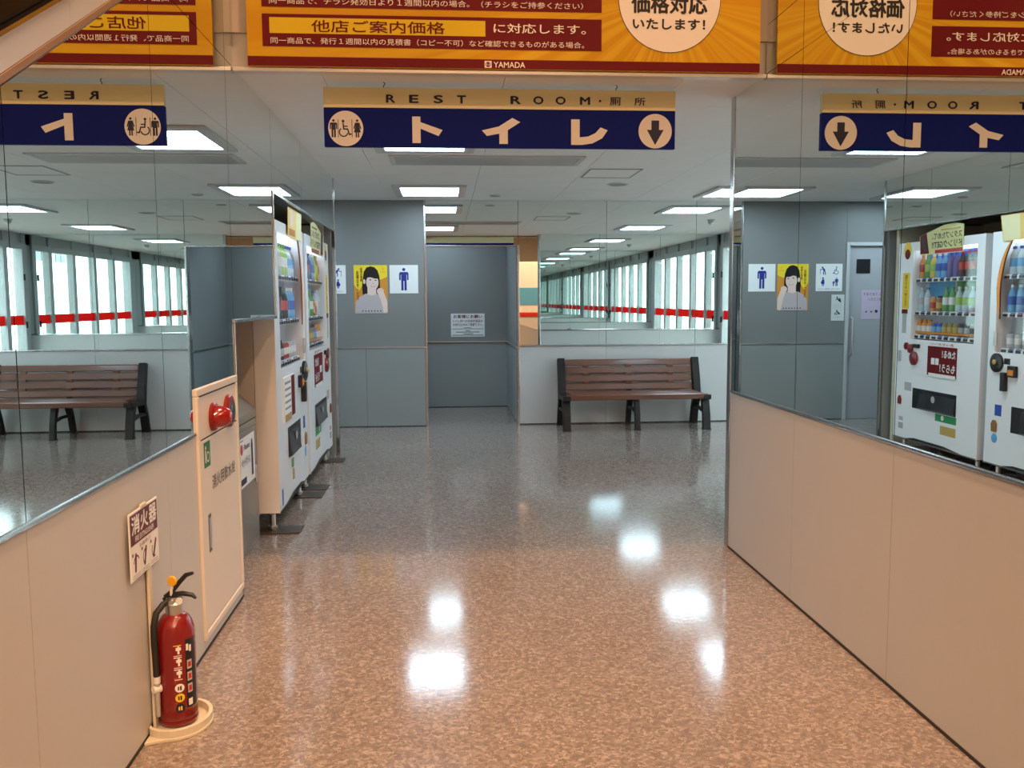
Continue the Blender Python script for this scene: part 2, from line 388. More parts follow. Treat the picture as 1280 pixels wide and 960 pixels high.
# door in the grey wall
door = empty('door_1', (-1.9, YB, 0), 'pale grey restroom door with small dark window', kind='structure')
df = MB().box(DX0-.04, DX0, YB-.02, YB+.1, 0, 2.03).box(DX1, DX1+.04, YB-.02, YB+.1, 0, 2.03).box(DX0, DX1, YB-.02, YB+.1, 1.99, 2.03).build('door_frame', mat('door frame', (.50,.51,.51), .4), door, bevel=.003)
MB().box(DX0, DX1, YB+.02, YB+.06, .004, 1.99).build('door_leaf', mat('door grey', (.40,.40,.41), .4, vary=.02), door)
MB().box(-1.71, -1.55, YB+.012, YB+.03, 1.68, 1.84).build('vision_pane', 'black', door)
MB().tube([(DX1-.05, YB+.02, .74), (DX1-.05, YB-.03, .76), (DX1-.05, YB-.03, 1.16), (DX1-.05, YB+.02, 1.18)], .010).build('pull_handle', 'steel', door, smooth=True)

# ---- window wall
ww = MB().box(XW, XW+.15, YO-.1, YO+.16, 0, ZC+.02).box(XW, XW+.15, 9.42, YB+.1, 0, ZC+.02).box(XW, XW+.15, YO, YB, 2.32, ZC+.02)
wall_window = tag(ww.build('wall_window', 'window frame'), 'grey framed window wall at the side of the bench', kind='structure')
wy = [4.98, 5.58] + [5.58+.96*k for k in range(1, 5)]
for k, (a, b) in enumerate(zip(wy, wy[1:])):
    wn = empty('window_%d' % (k+1), (XW, (a+b)/2, 0), kind='structure')
    fr = MB().box(XW-.035, XW+.08, a-.06, a+.06, 0, ZC).box(XW-.04, XW+.06, a+.05, b-.05, 2.24, 2.34).box(XW-.04, XW+.06, a+.05, b-.05, 0, .10)
    if k == 4: fr.box(XW-.035, XW+.08, b-.06, b+.06, 0, ZC)
    fr.build('window_frame', 'window frame', wn, bevel=.004)
    MB().box(XW, XW+.008, a+.05, b-.05, .10, 2.24).build('window_pane', 'window glass', wn)
    MB().box(XW-.002, XW-.0005, a+.05, b-.05, 1.05, 1.20).build('red_band', 'red film', wn)
    if k == 0:
        for z in (.30, 1.0, 1.75): MB().cyl((XW-.05, a+.065, z), (XW-.05, a+.065, z+.10), .016).build('hinge', 'black', wn, smooth=True)

# ---- shop side shell
tag(MB().box(-8, 8, -10, YK, SHOP_Z, SHOP_Z+.1).build('ceiling_shop', 'tan'), 'high warm lit ceiling of the shop', kind='structure')
bk = MB().box(-3.2, XW+.1, YK+.02, YK+.12, ZC+.0, SHOP_Z)
bulk = tag(bk.build('wall_bulkhead', 'plaster'), 'bulkhead above the passage behind the yellow banner', kind='structure')
MB().box(XL+.010, XR-.010, YK-.012, YK+.042, ZC-.020, ZC-.001).build('bottom_trim', mat('trim silver', (.72,.70,.67), .35, .25), bulk, bevel=.003)
MB().box(-3.2, XR, YK+.004, YK+.02, 2.645, SHOP_Z).build('dark_cladding', 'tan', bulk)
tag(MB().box(-3.3, -3.2, -10, 4.3, 0, SHOP_Z).build('wall_shop_left', 'plaster'), kind='structure')
tag(MB().box(XW, XW+.1, -10, YO-.1, 0, SHOP_Z).build('wall_shop_right', 'plaster'), kind='structure')
tag(MB().box(-3.3, XW+.1, -10.1, -10, 0, SHOP_Z).build('wall_shop_back', 'plaster'), kind='structure')
tag(MB().box(-3.2, -1.95, 4.2, 4.3, 0, ZC+.1).build('wall_shop_end', 'plaster'), kind='structure')
tag(MB().box(XR+.1, XW, YO-.12, YO-.10, 0, ZC+.1).build('wall_shop_side', 'plaster'), kind='structure')

# ------------------------------------------------------------------ lights
def ceiling_light(x, y, label, z=ZC):
    t = empty('ceiling_light', (x, y, z), label, 'ceiling light', 'square ceiling lights of the passage')
    a, b, fx, fy = .280, .345, .355, .44
    f = MB().box(x-fx, x-a, y-fy, y+fy, z-.022, z).box(x+a, x+fx, y-fy, y+fy, z-.022, z).box(x-a, x+a, y-fy, y-b, z-.022, z).box(x-a, x+a, y+b, y+fy, z-.022, z)
    f.build('frame', mat('light frame', (.55,.55,.55), .4), t, bevel=.006)
    MB().box(x-a, x+a, y-b, y+b, z-.016, z-.010).build('diffuser', 'lens', t)
ceiling_light(-.12, 8.90, 'square white ceiling light in front of the grey sign wall')
ceiling_light(-.12, 6.13, 'square white ceiling light just behind the hanging restroom sign')
ceiling_light(3.02, 8.90, 'square white ceiling light over the far end of the bench')
ceiling_light(3.02, 6.25, 'square white ceiling light beside the windows, away from the bench')
ceiling_light(-1.85, 9.0, 'square white ceiling light before the restroom door')
ceiling_light(-.15, 10.70, 'unseen square ceiling light added to brighten the passage behind the opening', 2.46)  # added lamp, hidden above the opening, brightens the recess wall
def down(x, y, pw, label, cone=118):
    z = SHOP_Z; t = empty('downlight', (x, y, z), label, 'downlight', 'warm shop downlights')
    MB().lathe([(.10,-.015),(.115,-.012),(.115,0),(.08,0),(.075,-.012)], (x,y,z), n=20, caps=False).build('rim', 'white', t, smooth=True)
    MB().lathe([(.075,-.004),(.0751,0)], (x,y,z), n=20).build('bulb_lens', mat('warm lens', (.9,.8,.7), .4, emit=WARM, es=18), t)
    L = bpy.data.lights.new('lamp_light', 'SPOT'); L.energy = pw; L.color = WARM; L.spot_size = math.radians(cone); L.spot_blend = .55; L.shadow_soft_size = .07
    lo = bpy.data.objects.new('lamp_light', L); COL.objects.link(lo); lo.parent = t; lo.location = (0, 0, -.02)
k = 0
ordn = ['first','second','third','fourth','fifth','sixth']
for r, y in enumerate((3.86, 2.80, 1.2, -.6, -2.6, -5.0)):
    for c, x in enumerate((-.35, 1.0)):
        down(x, y, SPOT_W*(1.6,1.5,.65,2.4,3.0,4.2)[r], cone=(70,70,110,168,168,168)[r], label='round warm downlight in the shop ceiling, %s row from the banner, %s side' % (ordn[r], ('escalator', 'counter')[c]))

# ------------------------------------------------------------------ outside the windows
tag(MB().box(XW+.15, 30, -10, 34, -.30, -.10).build('ground_outside', 'asphalt'), 'pale pavement outside the windows', kind='structure')
def building(x, y0, y1, h, m, label, base):
    t = empty('building', (x, (y0+y1)/2, -.1), label, 'building', 'buildings outside the windows')
    MB().box(x, x+4, y0, y1, -.1, h).build('wall', m, t)
    n = int((y1-y0)/1.6)
    for fl_ in range(2):
        for q in range(n):
            a = y0+.4+q*1.6; z = base+fl_*2.6
            if z+1.5 < h:
                f = MB().box(x-.06, x, a, a+.95, z, z+1.5).build('window', 'window frame', t)
                for i in range(2): MB().box(x-.08, x-.055, a+.06+i*.45, a+.44+i*.45, z+.08, z+1.42).build('pane', 'dark glass', f)
building(11.5, -2, 6.2, 8.5, 'facade white', 'white building seen through the windows', 2.6)
building(11.9, 6.3, 12, 7.5, 'facade brick', 'reddish building seen through the windows', 3.2)
building(12.3, 12.1, 26, 9, 'facade white', 'long pale building farther along the street outside', 2.8)

# ------------------------------------------------------------------ escalator above the left wall
es = empty('escalator', (XL-.1, 2.0, 0), 'steel escalator side rising over the mirror wall, dark glass above', 'escalator')
ple = on_left(XL-.002)
def band(y0, y1, lo, hi, a, b): return MB().prism([(y0, esc(y0)+lo),(y1, esc(y1)+lo),(y1, esc(y1)+hi),(y0, esc(y0)+hi)], a, b, ple)
for a, b in ((-1.2,.2),(.2,1.4),(1.4,2.46),(2.46,3.5),(3.5,4.28)):
    band(a+.002, b-.002, .030, .108, -.04, .014).build('skirt_panel', 'escalator steel', es)
band(-1.2, 4.28, .010, .028, -.04, .018).build('lower_edge', mat('bronze edge', (.36,.24,.17), .4, .3), es)
band(-1.2, 4.28, .110, .122, -.04, .022).build('upper_edge', 'chrome', es)
for a, b in ((-1.2,.3),(.305,1.7),(1.705,3.1),(3.105,4.28)):
    band(a, b, .124, .95, -.02, .0).build('glass_panel', 'escalator glass', es)
band(-1.2, 4.28, .95, 1.03, -.05, .03).build('handrail', 'rubber', es, bevel=.02)
band(-1.2, 4.28, .0, .10, -1.10, -.05).build('truss', 'steel', es)

# ------------------------------------------------------------------ banner
ban = empty('banner', (.32, YK, ZC), 'yellow and dark red price match banner hung on the bulkhead', 'banner')
pbn = on_back(YK-.028)
BX0, BX1, BZ0, BZ1 = -.889, 1.540, 2.487, 3.42
bo = MB(); bo.v = [(BX0,YK-.028,BZ0),(BX1,YK-.028,BZ0),(BX1,YK-.028,BZ1),(BX0,YK-.028,BZ1),(BX0,YK-.014,BZ0),(BX1,YK-.014,BZ0),(BX1,YK-.014,BZ1),(BX0,YK-.014,BZ1)]
bo.f = [(0,1,2,3),(7,6,5,4),(0,4,5,1),(1,5,6,2),(2,6,7,3),(3,7,4,0)]
bo.build('sheet', rays_mat(1.10-.32, 2.83-ZC), ban)
MB().rect(BX0, BX1, BZ0+.001, 2.531, .0008, pbn).build('bottom_stripe', 'maroon', ban)
rb = MB().rect(-.819, .766, 2.576, 2.722, .0008, pbn).build('text_box', 'maroon', ban)
rb2 = MB().rect(-.819, .766, 2.753, 2.90, .0008, pbn).build('text_box', 'maroon', ban)
rb3 = MB().rect(-.819, .766, 2.93, 3.30, .0008, pbn).build('text_box', 'maroon', ban)
MB().rect(-.786, .213, 2.635, 2.706, .0014, pbn).build('yellow_strip', 'banner yellow', rb)
text('他店ご案内価格', pbn, -.594, .022, 2.643, 2.697, .002, 'maroon', rb, .012)
text('に対応します。', pbn, .252, .690, 2.652, 2.696, .002, 'banner white', rb, .008)
text('同一商品で、発行１週間以内の見積書（コピー不可）など確認できるものがある場合。', pbn, -.782, .682, 2.588, 2.617, .002, 'banner white', rb)['kind'] = 'stuff'
text('同一商品で、チラシ発効日より１週間以内の場合。（チラシをご持参ください）', pbn, -.784, .676, 2.766, 2.796, .002, 'banner white', rb2)['kind'] = 'stuff'
MB().rect(-.786, .213, 2.815, 2.885, .0014, pbn).build('yellow_strip', 'banner yellow', rb2)
ci = MB().disc(1.094, 2.822, .2485, .0010, pbn, 56).build('circle_outline', 'print black', ban)
MB().disc(1.094, 2.822, .2455, .0014, pbn, 56).build('white_circle', 'banner white', ci)
for i, ch in enumerate('価格対応'): text(ch, pbn, .911+i*.0925, .911+i*.0925+.086, 2.757, 2.842, .002, 'print black', ci, .035)
text('いたします！', pbn, .917, 1.266, 2.683, 2.730, .002, 'print black', ci, .03)
text('YAMADA', pbn, .251, .400, 2.494, 2.520, .002, 'banner white', ban, .01)
lg = MB().rect(.208, .241, 2.492, 2.524, .0014, pbn).build('logo', 'banner white', ban)
MB().ring(.2245, 2.508, .012, .003, .002, pbn).rect(.2175, .2315, 2.499, 2.504, .002, pbn).disc(.2245, 2.511, .006, .002, pbn, 10).build('logo_mark', 'maroon', lg)

# ------------------------------------------------------------------ pictograms
def p_man(mb, pl, cx, z0, H, h):
    k = H/100.
    mb.disc(cx, z0+93*k, 7*k, h, pl, 18)
    mb.flat([(cx+a*k, z0+b*k) for a, b in ((-21,74),(-17,82),(17,82),(21,74),(21,46),(14,46),(14,70),(12,70),(12,0),(2,0),(2,42),(-2,42),(-2,0),(-12,0),(-12,70),(-14,70),(-14,46),(-21,46))], h, pl)
def p_woman(mb, pl, cx, z0, H, h):
    k = H/100.
    mb.disc(cx, z0+93*k, 7*k, h, pl, 18)
    mb.flat([(cx+a*k, z0+b*k) for a, b in ((-12,82),(12,82),(22,50),(16,47),(10,66),(19,28),(10,28),(10,0),(2,0),(2,28),(-2,28),(-2,0),(-10,0),(-10,28),(-19,28),(-10,66),(-16,47),(-22,50))], h, pl)
def p_wheel(mb, pl, cx, z0, H, h, s=1):
    k = H/100.; P = lambda *q: [(cx+s*a*k, z0+b*k) for a, b in q]
    mb.disc(cx-s*8*k, z0+92*k, 8*k, h, pl, 16)
    mb.stroke(P((-8,80),(-5,46),(18,46),(28,14),(38,17)), 8*k, h, pl); mb.stroke(P((-7,62),(16,62)), 7*k, h, pl)
    a0, a1 = (2.2, 6.1) if s > 0 else (-2.96, .94)
    mb.ring(cx-s*6*k, z0+28*k, 28*k, 7*k, h, pl, a0, a1)
def p_elder(mb, pl, cx, z0, H, h):
    k = H/100.; P = lambda *q: [(cx+a*k, z0+b*k) for a, b in q]
    mb.disc(cx+10*k, z0+88*k, 11*k, h, pl, 16)
    mb.flat(P((-4,84),(8,74),(-4,46),(-8,44),(-26,46),(-24,64)), h, pl)
    mb.stroke(P((2,72),(24,58),(38,64)), 8*k, h, pl); mb.stroke(P((38,64),(38,2)), 5*k, h, pl)
    mb.stroke(P((-10,46),(-4,24),(-8,3)), 11*k, h, pl); mb.stroke(P((-20,48),(-26,24),(-30,3)), 11*k, h, pl)
def p_preg(mb, pl, cx, z0, H, h):
    k = H/100.; P = lambda *q: [(cx+a*k, z0+b*k) for a, b in q]
    mb.disc(cx, z0+90*k, 10*k, h, pl, 16)
    mb.flat(P((-12,78),(9,78),(12,60),(24,48),(22,38),(18,24),(-18,24),(-18,50)), h, pl)
    mb.stroke(P((-7,24),(-7,3)), 8*k, h, pl); mb.stroke(P((6,24),(6,3)), 8*k, h, pl)
def p_child(mb, pl, cx, z0, H, h):
    k = H/100.
    p_man(mb, pl, cx-14*k, z0, H, h); p_man(mb, pl, cx+22*k, z0, H*.62, h)
    mb.stroke([(cx-2*k, z0+60*k), (cx+14*k, z0+46*k)], 6*k, h, pl)
def p_baby(mb, pl, cx, z0, H, h, sit):
    k = H/100.; P = lambda *q: [(cx+a*k, z0+b*k) for a, b in q]
    mb.disc(cx+10*k, z0+86*k, 13*k, h, pl, 14); mb.flat(P((4,76),(18,68),(-22,20),(-48,20),(-44,44)), h, pl)
    mb.stroke(P((8,62),(32,44)), 10*k, h, pl)
    if sit: mb.disc(cx-34*k, z0+66*k, 12*k, h, pl, 12); mb.stroke(P((-44,50),(-50,10)), 16*k, h, pl)
    else: mb.disc(cx+44*k, z0+36*k, 10*k, h, pl, 12); mb.stroke(P((-2,22),(44,20)), 13*k, h, pl)

# ------------------------------------------------------------------ hanging restroom sign
YS = 4.533
sg = empty('restroom_sign', (.307, YS, 2.167), 'hanging blue and yellow restroom sign with white katakana', 'sign')
psn = on_back(YS)
MB().box(-.582, 1.196, YS, YS+.03, 2.167, 2.3565).build('blue_board', 'navy', sg, bevel=.002)
MB().box(-.582, 1.196, YS-.001, YS+.03, 2.358, 2.457).build('yellow_board', 'sign yellow', sg, bevel=.002)
MB().rect(-.582, 1.196, 2.358, 2.3725, .0022, psn).build('light_stripe', mat('sign stripe', (.90,.80,.50), .4), sg)
for x, ch in zip((-.250,-.135,-.013,.103), 'REST'): text(ch, psn, x-.021, x+.021, 2.384, 2.421, .003, 'print navy', sg, .03)
for x, ch in zip((.376,.491,.604,.729), 'ROOM'): text(ch, psn, x-.024, x+.024, 2.384, 2.421, .003, 'print navy', sg, .03)
MB().disc(.806, 2.4025, .006, .003, psn, 12).build('dot', 'print navy', sg)
text('厠', psn, .856, .912, 2.382, 2.421, .003, 'print navy', sg, .012); text('所', psn, .983, 1.039, 2.382, 2.421, .003, 'print navy', sg, .012)
def katakana(polys):
    mb = MB()
    for q in polys: mb.flat(q, .0015, psn)
    mb.build('lettering', 'sign white', sg)
katakana([[(-.145,2.317),(-.104,2.317),(-.104,2.187),(-.145,2.187)],[(-.104,2.290),(.006,2.252),(-.014,2.222),(-.104,2.258)]])
katakana([[(.3585,2.315),(.398,2.294),(.335,2.254),(.335,2.186),(.292,2.186),(.292,2.2365),(.229,2.225),(.204,2.252),(.290,2.272)]])
katakana([[(.658,2.311),(.702,2.311),(.702,2.222),(.745,2.226),(.782,2.243),(.809,2.272),(.846,2.258),(.818,2.218),(.768,2.192),(.715,2.184),(.658,2.184)]])
for cx in (-.475, 1.092):
    d = MB().disc(cx, 2.2555, .0865, .0015, psn, 48).build('roundel', 'sign white', sg)
    m = MB()
    if cx < 0:
        p_man(m, psn, cx-.060, 2.212, .088, .002); p_wheel(m, psn, cx-.006, 2.214, .084, .002); p_woman(m, psn, cx+.057, 2.212, .088, .002)
        m.stroke([(cx-.037,2.212),(cx-.037,2.300)], .003, .002, psn, False); m.stroke([(cx+.031,2.212),(cx+.031,2.300)], .003, .002, psn, False)
    else:
        m.flat([(1.072,2.309),(1.112,2.309),(1.112,2.262),(1.136,2.262),(1.092,2.186),(1.049,2.262),(1.072,2.262)], .002, psn)
    m.build('pictogram', 'print navy', d)
for x in (-.285, .891):
    MB().tube([(x,YS+.015,2.457),(x,YS+.015,2.47),(x+.006,YS+.015,2.474),(x+.006,YS+.015,2.480),(x,YS+.015,2.487)], .0022, 8).build('hanging_hook', 'dark', sg)

# ------------------------------------------------------------------ signs on the grey wall (poster, notices)
pg = on_back(YB-.007)
def board(name, x0, x1, z0, z1, m, label, cat, th=.004, y=YB-.007):
    t = empty(name, ((x0+x1)/2, y, z0), label, cat)
    MB().box(x0, x1, y-th, y, z0, z1).build('board', m, t); return t, on_back(y-th)
t, q = board('men_sign', -.587, -.276, 1.478, 1.787, 'paper', 'white square sign with a blue standing man pictogram', 'sign')
m = MB(); p_man(m, q, -.4315, 1.510, .245, .0006); m.build('pictogram', 'picto blue', t)
t, q = board('accessible_sign', -1.372, -1.062, 1.478, 1.787, 'paper', 'white square sign with four blue priority pictograms', 'sign')
m = MB(); p_elder(m, q, -1.145, 1.665, .092, .0006); m.build('pictogram', 'picto blue', t)
m = MB(); p_wheel(m, q, -1.295, 1.665, .092, .0006); m.build('pictogram', 'picto blue', t)
m = MB(); p_preg(m, q, -1.145, 1.535, .100, .0006); m.build('pictogram', 'picto blue', t)
m = MB(); p_child(m, q, -1.292, 1.535, .098, .0006); m.build('pictogram', 'picto blue', t)
text('どなたでもご利用ください', q, -1.35, -1.085, 1.492, 1.512, .0006, 'picto blue', t)
t, q = board('baby_sign', -1.405, -1.252, 1.140, 1.438, mat('grey paper', (.62,.64,.62), .6), 'small pale notice with two black baby care pictograms', 'sign')
m = MB(); p_baby(m, q, -1.325, 1.345, .07, .0006, True); m.build('pictogram', 'print black', t)
m = MB(); p_baby(m, q, -1.325, 1.200, .065, .0006, False); m.build('pictogram', 'print black', t)
MB().rect(-1.39, -1.265, 1.286, 1.288, .0006, q).rect(-1.375, -1.28, 1.322, 1.326, .0006, q).rect(-1.375, -1.28, 1.305, 1.309, .0006, q).rect(-1.375, -1.28, 1.178, 1.182, .0006, q).build('fine_print', 'window frame', t)

# poster with a woman
X0, X1, Z0, Z1 = -.975, -.612, 1.262, 1.787
t, q0 = board('poster', X0, X1, Z0, Z1, mat('poster orange', (.70,.28,.03), .45), 'yellow orange poster of a smiling dark haired woman with raised fist', 'poster', .003)
W_, H_ = X1-X0, Z1-Z0
Q = lambda pts: [(X0+a/100*W_, Z0+b/100*H_) for a, b in pts]
def ell(cx, cy, rx, ry, n=24, a0=0, a1=2*math.pi): return Q([(cx+rx*math.cos(a0+(a1-a0)*k/n), cy+ry*math.sin(a0+(a1-a0)*k/n)) for k in range(n+(a1-a0 < 6.2))])
def pp(name, polys, h, m):
    mb = MB()
    for s in polys: mb.flat(s, h, q0)
    return mb.build(name, m, t)
pp('yellow_field', [Q([(0,100),(100,100),(100,76),(80,70),(60,80),(30,62),(14,46),(0,60)])], .0005, mat('poster yellow', (.88,.66,.03), .45))
pp('long_hair', [Q([(26,38),(24,55),(27,72),(30,86),(38,95),(50,97.5),(62,95.5),(71,89),(76,78),(78,64),(78,52),(74,44),(64,40)])], .0010, 'hair')
pp('neck', [Q([(40,54),(66,52),(66,40),(72,36),(34,36),(40,42)])], .0014, 'skin')
pp('blouse', [Q([(2,0),(4,24),(16,34),(34,41),(50,37),(64,39),(86,38),(99,28),(99,0)])], .0017, 'blouse')
pp('face', [ell(55,64,18.5,16.5), ell(31,66,3.5,5)], .0020, 'skin')
pp('fringe', [Q([(32,70),(34,84),(42,93),(55,94),(68,89),(74,78),(74,66),(71,72),(62,72),(50,75),(40,74)])], .0023, 'hair')
pp('eye', [ell(49,69.5,3,1.2,12)], .0025, 'hair'); pp('eye', [ell(65,68.5,2.8,1.2,12)], .0025, 'hair')
pp('nose', [Q([(57.5,65),(59.5,60.5),(56.5,60.5)])], .0025, mat('skin shade', (.55,.34,.27), .6))
pp('mouth', [ell(57,57.5,7,3.2,14,math.pi,2*math.pi)], .0025, mat('lips', (.62,.20,.18), .5))
pp('teeth', [Q([(51.5,57.3),(62.5,57.3),(60,55.8),(54,55.8)])], .0027, 'paper')
pp('forearm', [Q([(88,0),(99,2),(99,24),(90,42),(84,48),(74,46),(72,40),(80,26)])], .0023, 'skin')
pp('fist', [Q([(68,44),(69,49),(74,52),(82,52.5),(88,49.5),(89,44),(84,40),(76,38)])], .0027, 'skin')
pp('finger_lines', [Q([(74,51),(75,51),(74.5,46),(73.8,46)]), Q([(78.5,51.5),(79.5,51.5),(79,46),(78.2,46)]), Q([(83,51),(84,51),(83.5,46),(82.7,46)])], .0029, MATS['skin shade'])
text('未来の笑顔', q0, X0+.19*W_, X0+.26*W_, Z0+.66*H_, Z0+.95*H_, .0030, 'maroon', t, .01, vert=True)
text('お得なサービス', q0, X0+.07*W_, X0+.15*W_, Z0+.28*H_, Z0+.88*H_, .0030, 'maroon', t, .01, vert=True)
for k in range(7): MB().rect(X0+(.23+k*.09)*W_, X0+(.265+k*.09)*W_, Z0+.035*H_, Z0+.06*H_, .003, q0).build('bottom_mark', 'print black', t)
MB().ring(X0+.87*W_, Z0+.92*H_, .016, .004, .0012, q0, n=4).rect(X0+.79*W_, X0+.95*W_, Z0+.852*H_, Z0+.862*H_, .0012, q0).build('corner_mark', 'orange', t)

# notice in the recess
t, q = board('restroom_notice', .091, .530, .926, 1.226, 'paper', 'white notice with red lettering on the wall behind the opening', 'notice', .003, YR2-.007)
text('お客様にお願い', q, .125, .500, 1.165, 1.210, .0006, 'maroon', t, .025)
text('トイレ内への未会計商品の', q, .120, .505, 1.110, 1.148, .0006, 'maroon', t, .012)
text('お持ち込みはご遠慮下さい。', q, .120, .505, 1.065, 1.100, .0006, 'maroon', t, .012)
for (a, b, z, m_) in ((.26,.36,1.040,'green'),(.10,.52,1.026,'grey panel low'),(.28,.34,1.0,'maroon'),(.16,.46,.985,'print black'),(.25,.38,.962,'print black'),(.105,.515,.944,'print black')):
    MB().rect(a, b, z-.004, z+.004, .0006, q).build('fine_print', m_, t)
# purple notice on the door
t = empty('door_notice', (-1.77, YB+.02, 1.155), 'pale purple paper taped to the grey restroom door', 'notice')
MB().box(-1.935, -1.62, YB+.017, YB+.0198, 1.155, 1.49).build('sheet', 'purple paper', t); q = on_back(YB+.017)
text('故障しております', q, -1.92, -1.64, 1.425, 1.46, .0006, 'maroon', t); text('ご了承ください', q, -1.92, -1.70, 1.365, 1.40, .0006, 'maroon', t)
MB().disc(-1.68, 1.24, .010, .0006, q, 12).disc(-1.74, 1.24, .010, .0006, q, 12).disc(-1.80, 1.245, .018, .0006, q, 12).build('paw_marks', 'print black', t)

# ------------------------------------------------------------------ ceiling fittings
v = empty('ceiling_vent', (.35, 6.98, ZC), 'long silver air vent grille in the white ceiling', 'vent')
MB().box(-.40, 1.10, 6.76, 6.80, ZC-.012, ZC).box(-.40, 1.10, 7.16, 7.20, ZC-.012, ZC).box(-.40, -.36, 6.80, 7.16, ZC-.012, ZC).box(1.06, 1.10, 6.80, 7.16, ZC-.012, ZC).build('frame', 'light frame', v, bevel=.003)
for k in range(5): 
    y = 6.82+k*.075
    MB().prism([(y,ZC-.004),(y+.006,ZC-.004),(y+.055,ZC-.012),(y+.049,ZC-.014)], -1.06, .36, lambda a, b, h: (-h, a, b)).build('vent_blade', mat('vent metal', (.62,.62,.60), .3, .55), v)
h = empty('ceiling_hatch', (1.46, 7.66, ZC), 'square access hatch with thin silver rim in the ceiling', 'hatch')
MB().box(1.235,1.25,7.40,7.93,ZC-.005,ZC).box(1.67,1.685,7.40,7.93,ZC-.005,ZC).box(1.25,1.67,7.40,7.415,ZC-.005,ZC).box(1.25,1.67,7.915,7.93,ZC-.005,ZC).build('rim', mat('hatch rim', (.25,.25,.25), .4), h)
MB().box(1.25,1.67,7.415,7.915,ZC-.002,ZC).build('lid', 'ceiling', h)
for x, y, lab in ((1.66,8.36,'flat round ceiling speaker beside the access hatch'),(.55,9.3,'small flat round ceiling speaker before the restroom opening')):
    s = empty('ceiling_speaker', (x,y,ZC), lab, 'speaker', 'round ceiling speakers')
    r = .10 if x > 1 else .06
    MB().lathe([(r,0),(r,-.006),(r*.86,-.010)], (x,y,ZC), n=24).build('rim', 'light frame', s, smooth=True)
    MB().lathe([(r*.84,-.0102),(r*.3,-.0115)], (x,y,ZC), n=24).build('mesh_cover', mat('speaker mesh', (.3,.3,.3), .7, bump=.4, bscale=400), s)
s = empty('smoke_detector', (3.7,7.5,ZC), 'small grey smoke detector hanging from the ceiling near the windows', 'smoke detector')
MB().lathe([(.055,0),(.055,-.015),(.03,-.02)], (3.7,7.5,ZC), n=20).build('base', 'light frame', s, smooth=True)
MB().lathe([(.035,-.02),(.045,-.04),(.02,-.065),(.005,-.07)], (3.7,7.5,ZC), n=20).build('sensor_head', 'steel', s, smooth=True)

# ------------------------------------------------------------------ bench
be = empty('bench', (2.05, 9.45, 0), 'brown slatted park bench with dark legs against the panel wall', 'bench')
bx0, bx1 = 1.285, 2.815
yz = lambda xx: (lambda a, b, h: (xx+h, a, b))
def pole(pts, w):      # outline around a polyline in the y-z plane
    L_, R_ = [], []
    for k, p in enumerate(pts):
        a = Vector(pts[max(k-1,0)]); b = Vector(pts[min(k+1,len(pts)-1)]); d = (b-a).normalized(); ww_ = w[k] if isinstance(w, (list,tuple)) else w
        L_.append((p[0]-d.y*ww_/2, p[1]+d.x*ww_/2)); R_.append((p[0]+d.y*ww_/2, p[1]-d.x*ww_/2))
    return L_ + R_[::-1]
for x, wd, end in ((bx0-.035,.085,1),(2.025,.06,0),(bx1-.05,.085,1)):
    sf = MB()
    sf.prism(pole([(9.195,0),(9.215,.16),(9.285,.345)], [.060,.052,.075]), 0, wd, yz(x))
    sf.prism(pole([(9.700,0),(9.655,.18),(9.575,.345)], [.060,.052,.075]), 0, wd, yz(x))
    sf.prism(pole([(9.225,.185),(9.42,.205),(9.64,.200)], [.035,.028,.035]), .01, wd-.01, yz(x))
    sf.prism(pole([(9.165,.352),(9.30,.346),(9.60,.335)], [.055,.042,.06]) if end else pole([(9.24,.340),(9.58,.330)], .035), 0, wd, yz(x))
    sf.prism(pole([(9.585,.33),(9.625,.52),(9.700,.745)], [.085,.075,.055]) if end else pole([(9.635,.33),(9.668,.52),(9.728,.72)], .03), 0, wd, yz(x))
    sf.prism(pole([(9.165,.008),(9.235,.008)], .016), -.006, wd+.006, yz(x)).prism(pole([(9.668,.008),(9.735,.008)], .016), -.006, wd+.006, yz(x))
    sf.build('leg_frame', 'bench frame', be, bevel=.008)
for a, b in ((9.185,9.275),(9.290,9.375),(9.390,9.475),(9.490,9.560)):
    MB().box(bx0+.05, bx1-.05, a, b, .358, .394).build('seat_slat', 'brown', be, bevel=.012, seg=3)
MB().box(bx0+.0, bx1+.0, 9.168, 9.190, .33, .390).build('front_slat', 'brown', be, bevel=.010, seg=3)
for z, hh in ((.435,.072),(.527,.076),(.616,.076),(.700,.068)):
    y = 9.575+ (z-.33)*.26
    MB().prism([(y-.006,z-hh/2),(y+.020,z-hh/2-.002),(y+.020+hh*.26,z+hh/2),(y-.006+hh*.26,z+hh/2)], .05, bx1-bx0-.05, yz(bx0)).build('back_slat', 'brown', be, bevel=.010, seg=3)
for x in (1.565, 2.045, 2.52):
    for z in (.48, .571, .658):
        y = 9.572+(z-.33)*.26
        MB().box(x-.033, x+.033, y-.002, y+.024, z-.016, z+.016).build('slat_spacer', 'brown', be, bevel=.003)

